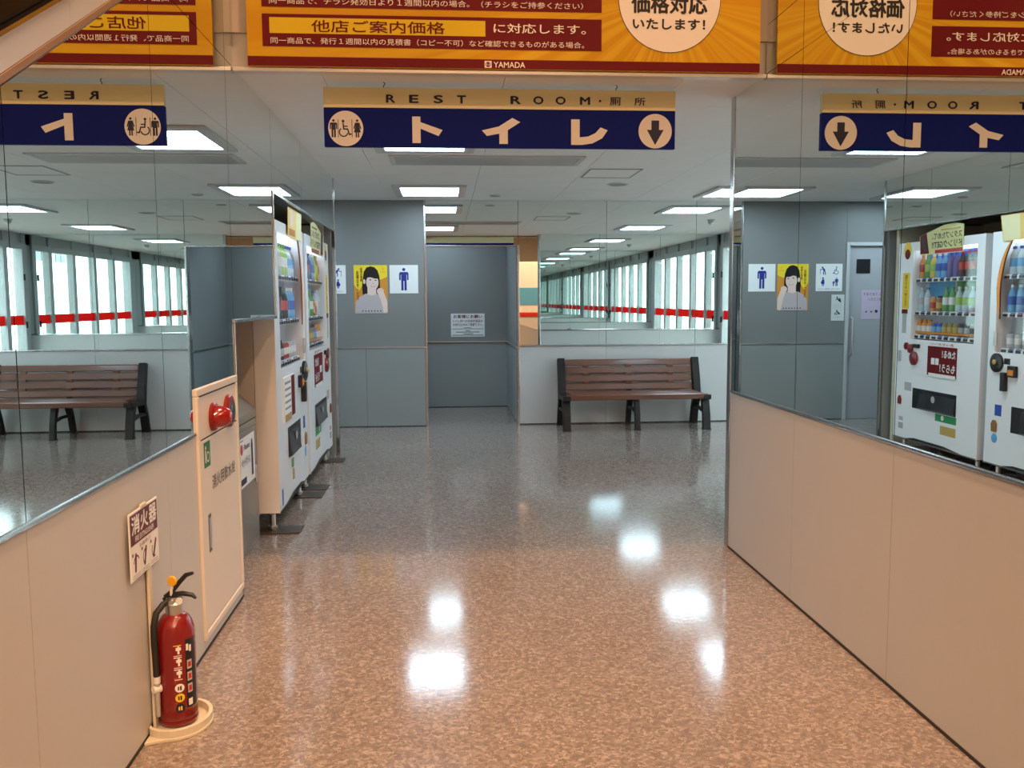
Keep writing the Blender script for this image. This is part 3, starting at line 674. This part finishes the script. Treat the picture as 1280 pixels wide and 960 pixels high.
# ------------------------------------------------------------------ vending machines
XF = -1.0
pv = on_left(XF)
DRINK = {}
def drink_mesh(kind, m1, m2, m3):
    key = (kind, m1, m2, m3)
    if key in DRINK: return DRINK[key]
    if kind == 'bottle':
        a = MB().lathe([(.026,0),(.030,.006),(.030,.05),(.028,.07),(.030,.09),(.030,.125),(.022,.155),(.012,.175),(.012,.186)], (0,0,0), n=12)
        b = MB().lathe([(.0306,.055),(.0306,.118)], (0,0,0), n=12, caps=False); c = MB().lathe([(.0145,.184),(.0145,.205)], (0,0,0), n=12)
    elif kind == 'can':
        a = MB().lathe([(.024,0),(.029,.008),(.029,.095),(.023,.104)], (0,0,0), n=12)
        b = MB().lathe([(.0295,.03),(.0295,.075)], (0,0,0), n=12, caps=False); c = MB().lathe([(.0225,.104),(.0225,.107)], (0,0,0), n=12)
    else:
        a = MB().lathe([(.026,0),(.030,.006),(.030,.085),(.022,.105),(.017,.115)], (0,0,0), n=12)
        b = MB().lathe([(.0305,.025),(.0305,.075)], (0,0,0), n=12, caps=False); c = MB().lathe([(.0185,.114),(.0185,.130)], (0,0,0), n=12)
    r = empty({'bottle':'drink_bottle','can':'drink_can','short':'bottle_can'}[kind], (0,0,0)); r2 = a.build('body', m1, r, smooth=True); b.build('label_band', m2, r, smooth=True); c.build('cap', m3, r, smooth=True)
    DRINK[key] = r; return r
USED = set()
def drink(kind, mats_, loc, label, group):
    r = drink_mesh(kind, *mats_); first = r.name not in USED
    if not first:
        n = r.copy(); COL.objects.link(n)
        for ch in r.children:
            c = ch.copy(); COL.objects.link(c); c.parent = n
    else: n = r; 
    USED.add(r.name)
    n.location = loc; n['label'] = label; n['category'] = 'bottle' if kind == 'bottle' else 'can'; n['group'] = group
for nm, c in (('d clear',(.55,.66,.70)),('d green',(.12,.33,.08)),('d lime',(.35,.55,.12)),('d yellow',(.75,.55,.08)),('d orange',(.75,.28,.04)),('d cola',(.045,.016,.010)),('d red',(.50,.02,.02)),('d blue',(.03,.10,.45)),('d sky',(.16,.42,.70)),('d purple',(.14,.10,.30)),('d olive',(.25,.22,.05)),('d black',(.02,.02,.025)),('d silver',(.5,.5,.5)),('d white',(.78,.78,.76)),('d tea',(.28,.14,.04)),('d gold',(.55,.38,.10))):
    mat(nm, c, .22, coat=.3)

def vending(y0, y1, zb, zt, win, label, name='vending_machine'):
    t = empty(name, (-1.36, (y0+y1)/2, 0), label, 'vending machine', 'vending machines in the alcove')
    wy0, wy1, wz0, wz1 = win
    MB().box(-1.74, -1.128, y0+.004, y1-.004, zb, zt).build('cabinet', 'machine side', t, bevel=.008)
    d = MB()
    d.box(-1.125, XF, y0, wy0, zb+.02, zt).box(-1.125, XF, wy1, y1, zb+.02, zt).box(-1.125, XF, wy0, wy1, wz1, zt).box(-1.125, XF, wy0, wy1, zb+.02, wz0)
    dr = d.build('door', 'machine white', t)
    MB().box(-1.127, -1.122, wy0, wy1, wz0, wz1).build('display_back', mat('display back', (.55,.60,.66), .5), t)
    MB().box(-1.02, -1.016, wy0, wy1, wz0, wz1).build('display_glass', 'glass', t)
    MB().box(-1.11, -1.07, wy0+.02, wy1-.02, wz1-.018, wz1-.004).build('display_lamp', mat('display lamp', (.9,.9,.9), .4, emit=(.85,.93,1), es=5), t)
    MB().box(XF-.012, XF+.002, y0+.01, y1-.01, zb+.022, zb+.028).build('kick_line', 'black', t)
    kp = MB(); kp.flat([(y0+.22,zb+.03),(y1-.22,zb+.03),(y1-.36,zb+.052),(y0+.46,zb+.052)], .0015, pv); kp.build('kick_vent', 'black', t)
    for y in (y0+.07, y1-.10):
        MB().cyl((-1.06,y,.0), (-1.06,y,zb), .018).cyl((-1.06,y,.018), (-1.06,y,.034), .030).build('levelling_foot', 'steel', t, smooth=True)
        MB().box(-1.14, -.885, y-.09, y+.09, 0, .010).build('floor_plate', mat('foot plate', (.10,.085,.075), .5, .5), t, bevel=.004)
    return t, dr
def shelf(t, y0, y1, z, n):
    s = MB().prism([(XF-.118,z+.012),(XF-.028,z+.012),(XF-.022,z-.022),(XF-.118,z-.022)], y0, y1, lambda a, b, h: (a, h, b)).build('shelf', 'white', t)
    for k in range(n):
        y = y0+(k+.5)*(y1-y0)/n
        MB().prism([(y-.026,z-.018),(y+.026,z-.018),(y+.026,z+.002),(y-.026,z+.002)], .0, .006, lambda a, b, h: (XF-.024+h, a, b)).build('button', 'black', s)
        MB().box(XF-.030, XF-.0265, y-.03, y+.03, z+.003, z+.0115).build('price_tag', 'd blue' if k % 3 else 'paper', s)
def flat_part(name, y0, y1, z0, z1, m, par, h=.001): return MB().prism([(y0,z0),(y1,z0),(y1,z1),(y0,z1)], 0, h, pv).build(name, m, par)
def chute(t, y0, y1, z0, z1):
    c = MB().box(XF-.002, XF+.001, y0, y1, z0, z1).build('delivery_chute', 'black', t)
    MB().prism([(XF+.001,z1-.03),(XF+.004,z1-.03),(XF+.024,z0+.015),(XF+.001,z0+.004)], y0+.01, y1-.12, lambda a, b, h: (a, h, b)).build('chute_flap', mat('smoked flap', (.03,.032,.035), .12), c)
    m = MB(); m.disc((y0+y1)/2-.02, (z0+z1)/2+.02, .03, .0, plane((XF+.018,0,0),(0,1,0),(0,0,1)), 12); m.build('hand_mark', 'd silver', c)
def pushbits(t, items):
    for nm, y, z, w_, h_, m in items: flat_part(nm, y-w_/2, y+w_/2, z-h_/2, z+h_/2, m, t, .0012)

# nearer machine (pale drinks, orange arc)
w1 = (5.47, 6.36, .985, 1.825)
t1, d1 = vending(5.30, 6.44, .105, 1.888, w1, 'white vending machine with an orange arc beside its display, next to the recycling bin')
A_ = [(6.185,1.838),(6.255,1.775),(6.315,1.68),(6.350,1.57),(6.362,1.46),(6.352,1.35),(6.322,1.235)]
T_ = [.004,.022,.034,.040,.038,.030,.004]
def sm(pts, n=4):     # rounder outline through the same points
    out = []
    for k in range(len(pts)-1):
        p0, p1, p2, p3 = pts[max(k-1,0)], pts[k], pts[k+1], pts[min(k+2,len(pts)-1)]
        for i in range(n):
            t = i/n; out.append(tuple(.5*(2*p1[d]+(p2[d]-p0[d])*t+(2*p0[d]-5*p1[d]+4*p2[d]-p3[d])*t*t+(3*p1[d]-p0[d]-3*p2[d]+p3[d])*t**3) for d in range(2)))
    return out + [pts[-1]]
O_ = sm(A_); I_ = sm([(y-w_, z) for (y, z), w_ in zip(A_, T_)])
MB().prism(O_ + I_[::-1], .001, .006, pv).build('window_arc', 'orange', t1)
MB().prism(I_ + [(y-.010, z) for y, z in I_[::-1]], .0, .004, pv).build('window_edge', 'black', t1)
MB().prism(O_[:13] + [(6.37,1.46),(6.37,1.84)], .0, .003, pv).build('corner_cover', 'machine white', t1)
for z in (1.555, 1.272, 1.005): shelf(t1, 5.48, 6.33, z, 10)
flat_part('display_poster', 6.02, 6.30, 1.36, 1.50, 'sky blue', t1).location.x = -.115
s3 = flat_part('display_poster', 5.52, 5.95, 1.31, 1.50, 'paper', t1); s3.location.x = -.115
p = MB().prism([(5.51,.640),(5.89,.640),(5.89,.925),(5.51,.925)], 0, .008, pv).build('price_panel', 'paper', t1)
pq = on_left(XF+.008)
MB().rect(5.76, 5.885, .66, .92, .0008, pq).build('panel_picture', 'maroon', p); MB().rect(5.52, 5.75, .645, .69, .0008, pq).build('panel_strip', 'd gold', p)
for k in range(5): MB().rect(5.53, 5.74, .72+k*.04, .735+k*.04, .0008, pq).build('panel_print', 'd silver', p)
MB().lathe([(.072,0),(.072,.018),(.05,.026)], (XF, 6.315, .906), (1,0,0), 20).build('coin_inlet', 'black', t1, smooth=True)
MB().lathe([(.02,0),(.02,.008),(.012,.012)], (XF+.026, 6.315, .912), (1,0,0), 14).build('coin_slot', 'd gold', t1)
MB().box(XF, XF+.028, 6.075, 6.165, .81, .895).build('bill_inlet', 'black', t1, bevel=.006); MB().box(XF+.028, XF+.031, 6.09, 6.15, .825, .865).build('bill_light', 'orange', t1)
MB().box(XF, XF+.035, 6.185, 6.235, .70, .84).build('card_reader', 'black', t1, bevel=.006)
flat_part('cash_window', 6.17, 6.24, .90, .945, 'black', t1)
MB().box(XF, XF+.012, 6.33, 6.37, 1.03, 1.14).build('door_lock', 'steel', t1, bevel=.005)
chute(t1, 5.64, 6.13, .40, .595)
pushbits(t1, [('sticker',6.285,.547,.08,.085,'d blue'),('sticker',5.78,.345,.09,.06,'d green'),('sticker',5.80,.27,.07,.075,'d gold'),('sticker',5.40,.20,.04,.10,'d blue')])
MB().disc(6.315, .33, .036, .002, pv, 20).build('sticker', 'sky blue', t1)
MB().prism([(6.29,.38),(6.35,.38),(6.355,.44),(6.335,.47),(6.305,.47),(6.285,.44)], 0, .01, pv).build('change_return', 'tea' if 'tea' in MATS else 'd tea', t1, bevel=.004)

# farther machine (red panel, colas)
w2 = (6.63, 7.575, 1.03, 1.815)
t2, d2 = vending(6.53, 7.82, .10, 1.888, w2, 'white vending machine with a red price panel and cola samples, next to the grey wall')
for z in (1.555, 1.268, 1.062): shelf(t2, 6.64, 7.565, z, 10)
MB().box(-1.120, -1.116, 6.64, 7.56, 1.72, 1.80).build('display_poster', 'd blue', t2)
MB().box(-1.120, -1.116, 7.12, 7.50, 1.36, 1.53).build('display_poster', 'sky blue', t2)
MB().box(-1.120, -1.116, 6.64, 7.08, 1.38, 1.53).build('display_poster', 'd green', t2)
MB().box(-1.03, -1.0245, 6.66, 7.54, 1.085, 1.105).build('display_strip', 'd orange', t2)
p = MB().prism([(6.845,.735),(7.275,.735),(7.275,.985),(6.845,.985)], 0, .006, pv).build('price_panel', 'maroon', t2)
pq = on_left(XF+.006)
text('ためる！', pq, 6.86, 7.05, .895, .955, .0008, 'paper', p, .03); text('もらう！', pq, 6.86, 7.08, .775, .84, .0008, 'paper', p, .03)
MB().rect(7.10, 7.15, .83, .885, .0008, pq).rect(7.16, 7.215, .83, .885, .0008, pq).build('panel_picture', 'paper', p)
MB().rect(6.85, 7.25, .725, .755, .0008, pq).build('panel_strip', 'paper', p)
text('あったか〜い', pv, 6.90, 7.25, .994, 1.016, .0012, 'd red', t2, .01)
MB().lathe([(.062,0),(.062,.016),(.045,.024)], (XF, 7.496, .863), (1,0,0), 20).build('return_knob', 'red', t2, smooth=True)
MB().lathe([(.040,0),(.040,.016),(.026,.022)], (XF, 7.555, .945), (1,0,0), 18).build('coin_inlet', 'red', t2, smooth=True)
MB().lathe([(.032,0),(.032,.016)], (XF, 7.625, .965), (1,0,0), 18).build('coin_guide', 'bell red', t2, smooth=True)
MB().box(XF, XF+.02, 7.41, 7.505, .955, .99).build('cash_window', 'black', t2, bevel=.003)
MB().box(XF, XF+.012, 7.722, 7.76, .82, .92).build('door_lock', 'steel', t2, bevel=.005)
flat_part('bill_plate', 7.53, 7.645, .565, .64, 'd silver', t2)
chute(t2, 6.83, 7.505, .42, .600)
MB().prism([(7.69,.43),(7.745,.43),(7.75,.48),(7.73,.51),(7.705,.51),(7.685,.48)], 0, .01, pv).build('change_return', 'bell red', t2, bevel=.004)
pushbits(t2, [('sticker',6.975,.385,.31,.062,mat('bright green', (.02,.30,.10), .4)),('sticker',6.935,.285,.225,.075,'d gold'),('sticker',7.69,.30,.07,.035,'d silver'),('sticker',7.69,.235,.08,.055,'d silver'),('sticker',7.68,1.46,.115,.32,'yellow'),('sticker',7.69,1.275,.10,.04,'maroon'),('sticker',7.69,1.17,.07,.18,'window frame')])
text('電子マネー使えます', pv, 7.655, 7.70, 1.32, 1.60, .002, 'maroon', t2, vert=True)
MB().disc(7.67, 1.82, .065, .0012, pv, 24, .075).build('sticker', 'yellow', t2); MB().disc(7.67, 1.785, .045, .002, pv, 20).build('sticker_mark', 'maroon', t2)
MB().disc(7.02, .388, .022, .002, pv, 16).build('sticker_mark', 'paper', t2)

top2 = [('bottle',('d cola','d red','d red'))]*4 + [('bottle',('d purple','d purple','d blue'))]*2 + [('bottle',('d sky','d blue','d white'))]*2 + [('bottle',('d yellow','d lime','d white')),('bottle',('d green','d lime','d green')),('bottle',('d orange','d red','d orange'))]
mid2 = [('bottle',('d clear','d lime','d white'))]*4 + [('bottle',('d green','d white','d green'))]*2 + [('short',('d tea','d gold','d black')),('short',('d orange','d red','d gold')),('bottle',('d clear','d white','d sky')),('bottle',('d clear','d silver','d white'))]
low2 = [('can',('d silver','d black','d silver'))]*2 + [('can',('d black','d silver','d silver'))]*2 + [('can',('d olive','d gold','d silver'))]*3 + [('can',('d blue','d sky','d silver'))]*2 + [('short',('d orange','d white','d orange'))]*3
top1 = [('bottle',('d clear','d white','d white'))]*4 + [('bottle',('d lime','d white','d green'))]*3 + [('bottle',('d clear','d sky','d blue'))]*3
mid1 = [('bottle',('d sky','d blue','d white'))]*3 + [('bottle',('d black','d red','d black'))]*3 + [('bottle',('d sky','d blue','d white'))]*3
low1 = [('short',('d black','d silver','d black'))]*4 + [('can',('d red','d white','d silver'))]*2 + [('can',('d silver','d white','d silver'))]*3
CN = {'d cola':'dark brown cola','d purple':'dark purple','d sky':'light blue','d yellow':'yellow','d green':'green','d orange':'orange','d clear':'clear','d tea':'brown tea','d silver':'silver','d black':'black','d olive':'olive','d blue':'blue','d lime':'pale green','d red':'red'}
NTH = ['first','second','third','fourth','fifth','sixth','seventh','eighth','ninth','tenth','eleventh','twelfth']
for (row, y0, y1, z, sh, mac) in ((top2,6.68,7.53,1.569,'top','red-panel machine'),(mid2,6.68,7.53,1.282,'middle','red-panel machine'),(low2,6.67,7.54,1.076,'bottom','red-panel machine'),
                                  (top1,5.53,6.28,1.569,'top','orange-arc machine'),(mid1,5.53,6.28,1.286,'middle','orange-arc machine'),(low1,5.53,6.28,1.019,'bottom','orange-arc machine')):
    n = len(row)
    for k, (kd, ms) in enumerate(row):
        drink(kd, ms, (XF-.070, y0+(y1-y0)*k/(n-1), z), '%s %s, %s shelf of the %s, %s from its bin end' % (CN[ms[0]], {'bottle':'bottle','can':'can','short':'bottle-can'}[kd], sh, mac, NTH[k]), '%s shelf drinks of the %s' % (sh, mac))

# paper signs on the machine tops
c = empty('paper_sign', (XF, 6.1, 1.825), 'yellow poster card propped on top of the orange-arc vending machine', 'sign')
MB().prism([(5.78,1.812),(6.30,1.812),(6.34,2.005),(5.80,2.005)], .010, .013, pv).build('card', mat('card yellow', (.80,.55,.16), .5), c); q = on_left(XF+.013)
MB().flat([(6.10,1.815),(6.29,1.815),(6.33,2.0),(6.12,2.0)], .0006, q).build('card_picture', 'sign yellow', c); MB().disc(5.93, 1.94, .06, .0006, q, 16).build('card_face', 'skin', c); MB().rect(5.82, 6.05, 1.825, 1.87, .0006, q).build('card_picture', 'd orange', c)
c = empty('paper_sign', (XF, 7.15, 1.77), 'pale yellow card with black lettering on top of the red-panel vending machine', 'sign')
MB().prism([(6.815,1.765),(7.45,1.765),(7.47,1.93),(7.10,2.0),(6.95,2.008),(6.815,1.985)], .004, .007, pv).build('card', mat('card pale', (.70,.66,.30), .5), c)
q = on_left(XF+.007)
text('スタンプためて、', q, 6.835, 7.27, 1.888, 1.942, .001, 'print black', c, .02); text('ドリンクGET!!', q, 6.835, 7.27, 1.815, 1.872, .001, 'print black', c, .03)
MB().rect(6.82, 7.22, 1.77, 1.80, .0008, q).build('card_strip', 'd red', c); MB().rect(6.86, 7.14, 1.955, 1.968, .0008, q).build('card_strip', 'd gold', c)
MB().flat([(7.31,1.775),(7.45,1.775),(7.46,1.93),(7.36,1.95)], .0008, q).build('card_picture', 'maroon', c); MB().flat([(7.345,1.80),(7.40,1.80),(7.43,1.91),(7.38,1.92)], .0014, q).build('card_phone', 'print black', c)

# ------------------------------------------------------------------ recycling bin
bn = empty('recycling_bin', (-1.3, 4.72, 0), 'dull grey metal recycling bin with sloped lid beside the vending machine', 'bin')
BY0, BY1, BXF = 4.23, 5.21, -1.105
MB().box(-1.62, BXF, BY0, BY1, .0, .725).build('body', 'bin', bn, bevel=.006)
MB().prism([(BXF,.730),(-1.62,.730),(-1.62,.875),(-1.20,.865),(BXF,.775)], BY0, BY1, lambda a, b, h: (a, h, b)).build('lid', 'bin', bn, bevel=.006)
pbi = on_left(BXF)
for a, b in ((4.28,4.70),(4.74,5.16)):
    d = MB().prism([(a,.06),(b,.06),(b,.69),(a,.69)], 0, .006, pbi).build('door', 'bin', bn, bevel=.002)
    MB().box(BXF+.006, BXF+.016, b-.06, b-.04, .36, .46).build('handle', 'steel', d, bevel=.003)
q = on_left(BXF+.0065)
bp_ = MB().prism([(4.73,.39),(5.10,.39),(5.10,.66),(4.73,.66)], .0, .0015, q).build('poster', 'paper', bn); q2 = on_left(BXF+.008)
text('ペットボトル', q2, 4.77, 4.98, .50, .55, .0008, 'print navy', bp_, .02); text('Plastics', q2, 4.84, 4.98, .59, .62, .0008, 'print navy', bp_, .01)
MB().rect(5.01, 5.055, .42, .60, .0008, q2).disc(5.032, .61, .018, .0008, q2, 12).rect(4.75, 4.88, .405, .44, .0008, q2).rect(4.75, 4.82, .645, .65, .0008, q2).build('bottle_print', 'print navy', bp_)
MB().disc(4.78, .60, .03, .0008, q2, 14).build('mark', 'd red', bp_)

# ------------------------------------------------------------------ fire hydrant cabinet
hc = empty('hydrant_cabinet', (XL, 3.8, .05), 'cream fire hydrant cabinet with red lamp set in the mirror wall', 'cabinet')
HY0, HY1, HZ0, HZ1, HP = 3.468, 4.140, .052, 1.061, .018
fr = MB().box(XL, XL+HP, HY0, HY1, HZ0, HZ0+.03).box(XL, XL+HP, HY0, HY1, HZ1-.03, HZ1).box(XL, XL+HP, HY0, HY0+.03, HZ0+.03, HZ1-.03).box(XL, XL+HP, HY1-.03, HY1, HZ0+.03, HZ1-.03)
fr.build('frame', 'cabinet', hc, bevel=.004)
MB().box(XL, XL+.012, HY0+.03, HY1-.03, .856, HZ1-.034).build('lamp_panel', 'cabinet', hc)
dd = MB().box(XL, XL+.014, HY0+.032, HY1-.032, HZ0+.034, .850).build('door', 'cabinet', hc, bevel=.003)
MB().box(XL+.0, XL+.0128, HY0+.03, HY1-.03, .8505, .8555).box(XL, XL+.0128, HY0+.03, HY1-.03, HZ1-.036, HZ1-.032).build('shadow_gap', 'seal', hc)
pc = on_left(XL+.014)
MB().prism([(3.572,.385),(3.612,.385),(3.612,.540),(3.572,.540)], 0, .001, pc).build('handle_recess', mat('handle grey', (.16,.13,.11), .4, .4), dd)
MB().prism([(3.578,.40),(3.604,.40),(3.604,.525),(3.578,.525)], .001, .004, pc).build('handle', 'steel', dd)
g = MB().prism([(3.545,.735),(3.635,.735),(3.635,.838),(3.545,.838)], 0, .001, pc).build('hose_sign', 'green', dd)
MB().stroke([(3.565,.76),(3.565,.80)], .014, .0016, pc).ring(3.60, .775, .022, .006, .0016, pc).disc(3.567, .815, .008, .0016, pc, 10).build('sign_pictogram', 'paper', g)
text('消火用散水栓', pc, 3.655, 4.045, .628, .685, .0008, mat('print grey', (.10,.085,.08), .5), dd, .012)
MB().lathe([(.058,0),(.060,.012),(.054,.018)], (XL+.012, 3.70, .925), (1,0,0), 28).build('lamp_base', 'bell red', hc, smooth=True)
MB().lathe([(.048,.018),(.046,.03),(.040,.055),(.030,.072),(.016,.080)], (XL+.012, 3.70, .925), (1,0,0), 28).build('alarm_lamp', 'lamp red', hc, smooth=True)
bl = MB().lathe([(.072,0),(.072,.014),(.066,.020),(.040,.022)], (XL+.012, 3.955, .918), (1,0,0), 32).build('call_point', 'bell red', hc, smooth=True)
MB().lathe([(.040,.0215),(.036,.025),(.014,.026)], (XL+.012, 3.955, .918), (1,0,0), 24).build('push_button', 'black', bl, smooth=True)
MB().ring(3.955, .918, .058, .004, .0345, on_left(XL), n=28).build('button_ring', 'd silver', bl)

# ------------------------------------------------------------------ fire extinguisher stand and extinguisher
EX, EY = -.897, 2.885
st = empty('extinguisher_stand', (EX, EY, 0), 'cream plastic extinguisher stand with a dark red instruction placard', 'stand')
def dshape(r, xback, half, n=28):
    a0 = -math.pi/2
    pts = [(xback, EY-half)]
    pts += [(EX+r*math.cos(a0+math.pi*k/n), EY+r*1.15*math.sin(a0+math.pi*k/n)) for k in range(n+1)]
    return pts + [(xback, EY+half)]
MB().prism(dshape(.108, XL+.012, .145), 0, .010, flatz(0)).build('base', 'cream', st, bevel=.002)
rim = MB(); n = 40; ro, ri = .106, .094
for k in range(n):
    a, b = 2*math.pi*k/n, 2*math.pi*(k+1)/n
    P = lambda r, x: (max(EX+r*math.cos(x), XL+.010), EY+r*1.15*math.sin(x))
    rim.prism([P(ri,a),P(ro,a),P(ro,b),P(ri,b)], .010, .034, flatz(0))
rim.build('rim', 'cream', st)
MB().box(XL+.011, XL+.021, 2.830, 2.860, .01, .57).build('pole', 'cream', st, bevel=.003)
PX = XL+.018
P0, P1, PB, PT = 2.672, 2.934, .550, .762
pk = MB().box(PX, PX+.004, P0, P1, PB, PT).build('placard', 'paper', st, bevel=.002)
MB().box(PX-.002, PX+.006, P0+.105, P0+.155, PT-.006, PT+.008).build('clip', 'cream', st, bevel=.003)
MB().box(PX-.003, PX, 2.825, 2.868, .51, .62).build('bracket', 'cream', st, bevel=.002)
qp = on_left(PX+.004)
ms = MB().rect(P0+.007, P1-.007, .660, PT-.007, .0006, qp).build('header_field', mat('placard red', (.11,.008,.014), .45), pk)
for i, ch in enumerate('消火器'): text(ch, qp, P0+.018+i*.079, P0+.018+i*.079+.068, .692, .748, .0012, 'paper', ms, .03)
text('FIRE EXTINGUISHER', qp, P0+.045, P1-.045, .667, .684, .0012, 'sign white', ms, .01)
text('消火器の使い方', qp, P0+.08, P1-.08, .640, .653, .0006, MATS['placard red'], pk)
for k in range(3):
    a = P0+.010+k*.083; z = .014
    m = MB(); m.ring(a+.04, .585+z, .026, .005, .0006, qp, .4+k, 3.0+k).stroke([(a+.03,.565+z),(a+.045+.01*(k-1),.612+z)], .014, .0006, qp).rect(a+.004, a+.014, .612+z, .622+z, .0006, qp).rect(a+.006, a+.072, .550+z, .5515+z, .0006, qp).rect(a+.006, a+.072, .543+z, .5445+z, .0006, qp)
    m.build('instruction_drawing', MATS['placard red'], pk)
    if k: MB().rect(a-.003, a-.0018, .555, .637, .0006, qp).build('divider', 'd silver', pk)

ex = empty('fire_extinguisher', (EX, EY, .010), 'red fire extinguisher with black hose standing in the cream base', 'fire extinguisher')
R_ = .0615
MB().lathe([(.050,.0),(.057,.004),(R_,.014),(R_,.300),(.0595,.322),(.053,.344),(.043,.360),(.033,.368),(.026,.371)], (EX,EY,.012), n=40).build('cylinder', 'red', ex, smooth=True)
MB().lathe([(.0622,.026),(.0625,.030),(.0622,.034)], (EX,EY,.0), n=40, caps=False).build('seam', 'red', ex, smooth=True)
MB().lathe([(.028,.405),(.028,.440),(.022,.446),(.016,.448),(.016,.462)], (EX,EY,-.026), n=24).build('neck_collar', 'steel', ex, smooth=True)
ld = Vector((.93, -.10, 0)).normalized()
def LP(a, z, s=0): return tuple(Vector((EX,EY,0)) + ld*a + Vector((-ld.y, ld.x, 0))*s + Vector((0,0,z)))
vb = MB(); vb.cyl(LP(-.022,0.426), LP(.030,0.426), .010).cyl(LP(0,0.422,-.024), LP(0,0.422,.022), .009); vb.build('valve', 'steel', ex, smooth=True)
MB().lathe([(.011,0),(.011,.006)], LP(.024,0.426,-.012), tuple(Vector((ld.y,-ld.x,0))), 14).build('gauge', 'white', ex, smooth=True)
MB().tube([LP(-.034,0.426), LP(-.010,0.442), LP(.030,0.447), LP(.062,0.442), LP(.074,0.430)], [.006,.0085,.0085,.0075,.004], 10).build('carry_handle', 'black', ex, smooth=True)
MB().tube([LP(-.030,0.436), LP(-.004,0.454), LP(.022,0.486), LP(.044,0.509), LP(.068,0.516)], [.006,.008,.008,.008,.005], 10).build('squeeze_lever', 'black', ex, smooth=True)
yr = MB().lathe([(.015,-.005),(.0175,0),(.015,.005)], LP(.002,0.492,-.012), tuple(Vector((ld.y*.9-.2,-ld.x,0))), 20).build('safety_pin', mat('pin yellow', (.80,.42,.02), .35), ex, smooth=True)
MB().tube([LP(.002,0.479,-.01), LP(-.004,0.459,-.008), LP(-.006,0.442,-.004)], .005, 8).build('pin_tab', 'white', ex, smooth=True)
hd = Vector((-.62,-.72,0)).normalized()
HPt = lambda r, z: tuple(Vector((EX,EY,0)) + hd*r + Vector((0,0,z)))
MB().tube([LP(-.012,0.424), HPt(.040,0.420), HPt(.064,0.399), HPt(.0755,0.359), HPt(.0765,0.304), HPt(.0745,.26), HPt(.073,.19)], .0105, 12).build('hose', 'rubber', ex, smooth=True)
MB().tube([HPt(.073,.19), HPt(.073,.168)], .0115, 12).build('hose_ferrule', 'white', ex, smooth=True)
MB().tube([HPt(.073,.168), HPt(.073,.12), HPt(.0725,.055)], [.010,.0085,.007], 12).build('nozzle', mat('nozzle grey', (.42,.40,.38), .4), ex, smooth=True)
MB().tube([HPt(.0625,.148), HPt(.088,.148)], [.014,.012], 12).build('hose_clip', 'white', ex, smooth=True)
fa = math.atan2(-EY, -EX)        # direction from the extinguisher to the viewer's side
def patch(name, a0, a1, z0, z1, m, lift=.0004, n=8):
    mb = MB(); i = 0
    for k in range(n+1):
        a = fa + a0+(a1-a0)*k/n
        for z in (z0, z1): mb.v.append((EX+(R_+lift)*math.cos(a), EY+(R_+lift)*math.sin(a), z))
    mb.f = [(2*k, 2*k+2, 2*k+3, 2*k+1) for k in range(n)]
    return mb.build(name, m, ex, smooth=True)
patch('black_label', .46, 1.15, .075, .305, 'black')
for k, z in enumerate((.205,.165,.125)): patch('warning_square', .53, .82, z, z+.030, 'd silver', .0008); patch('warning_mark', .58, .77, z+.006, z+.024, 'd red', .0012)
patch('emblem', .50, .64, .268, .290, 'paper', .0008); patch('emblem', .68, .82, .262, .284, 'paper', .0008); patch('inspection_seal', .55, .80, .082, .104, 'paper', .0008)
for k, z in enumerate((.262,.222,.182)): 
    patch('instruction_print', -.14, .26, z+.027, z+.030, 'yellow' if k == 0 else 'paper', .0006); patch('instruction_print', -.02, .24, z+.012, z+.022, 'paper', .0006); patch('instruction_print', .06, .16, z, z+.026, 'paper', .0006); patch('instruction_print', -.14, .26, z-.007, z-.004, 'skin', .0006)
for z, m in ((.148,'paper'),(.115,'yellow'),(.080,'print navy')):
    mb = MB(); pts = []
    for k in range(20):
        b = 2*math.pi*k/20; a = fa + .10 + .24*math.cos(b); mb.v.append((EX+(R_+.0007)*math.cos(a), EY+(R_+.0007)*math.sin(a), z+.0145*math.sin(b)))
    a = fa+.10; mb.v.append((EX+(R_+.0012)*math.cos(a), EY+(R_+.0012)*math.sin(a), z)); mb.f = [(k,(k+1)%20,20) for k in range(20)]
    mb.build('round_label', m, ex)
    patch('round_label_mark', .0, .07, z-.006, z+.006, 'print black' if m != 'print navy' else 'yellow', .0016); patch('round_label_mark', .11, .19, z-.007, z+.007, 'print black' if m != 'print navy' else 'yellow', .0016)

# ------------------------------------------------------------------ shop things behind the viewer, seen in the mirrors
ct = empty('promotion_counter', (.55, -4.2, 0), 'white promotion counter with red stripe reflected in the mirror strip', 'counter')
MB().box(-.1, 1.2, -4.6, -4.0, 0, .95).build('body', 'white', ct, bevel=.01); MB().box(-.12, 1.22, -4.62, -3.98, .95, 1.06).build('red_top', 'red band', ct, bevel=.01)
sb = empty('blue_display', (.55, -6.0, 0), 'tall blue and white display panel behind the promotion counter', 'display')
MB().box(-.4, 1.5, -6.1, -6.0, 0, 2.5).build('panel', 'facade white', sb); MB().box(-.4, 1.5, -6.0, -5.99, 1.25, 1.75).build('blue_field', 'sky blue', sb)
sh = empty('shop_shelf', (-2.2, -5, 0), 'tall brown shop shelf standing along the far shop wall', 'shelf')
MB().box(-2.8, -1.8, -5.6, -5.2, 0, 2.1).build('back', 'tan', sh)
for z in (.4, .9, 1.4, 1.9): MB().box(-2.8, -1.8, -5.2, -4.8, z, z+.03).build('shelf_board', 'white', sh)
for x in (-2.4, 3.2):
    c = empty('pillar', (x, -2.5, 0), 'square mirrored brown pillar in the shop by the %s' % ('escalator' if x < 0 else 'shop wall'), 'pillar')
    MB().box(x-.3, x+.3, -2.8, -2.2, 0, SHOP_Z).build('shaft', 'tan', c); MB().box(x-.31, x+.31, -2.81, -2.19, 0, .12).build('plinth', 'steel', c)
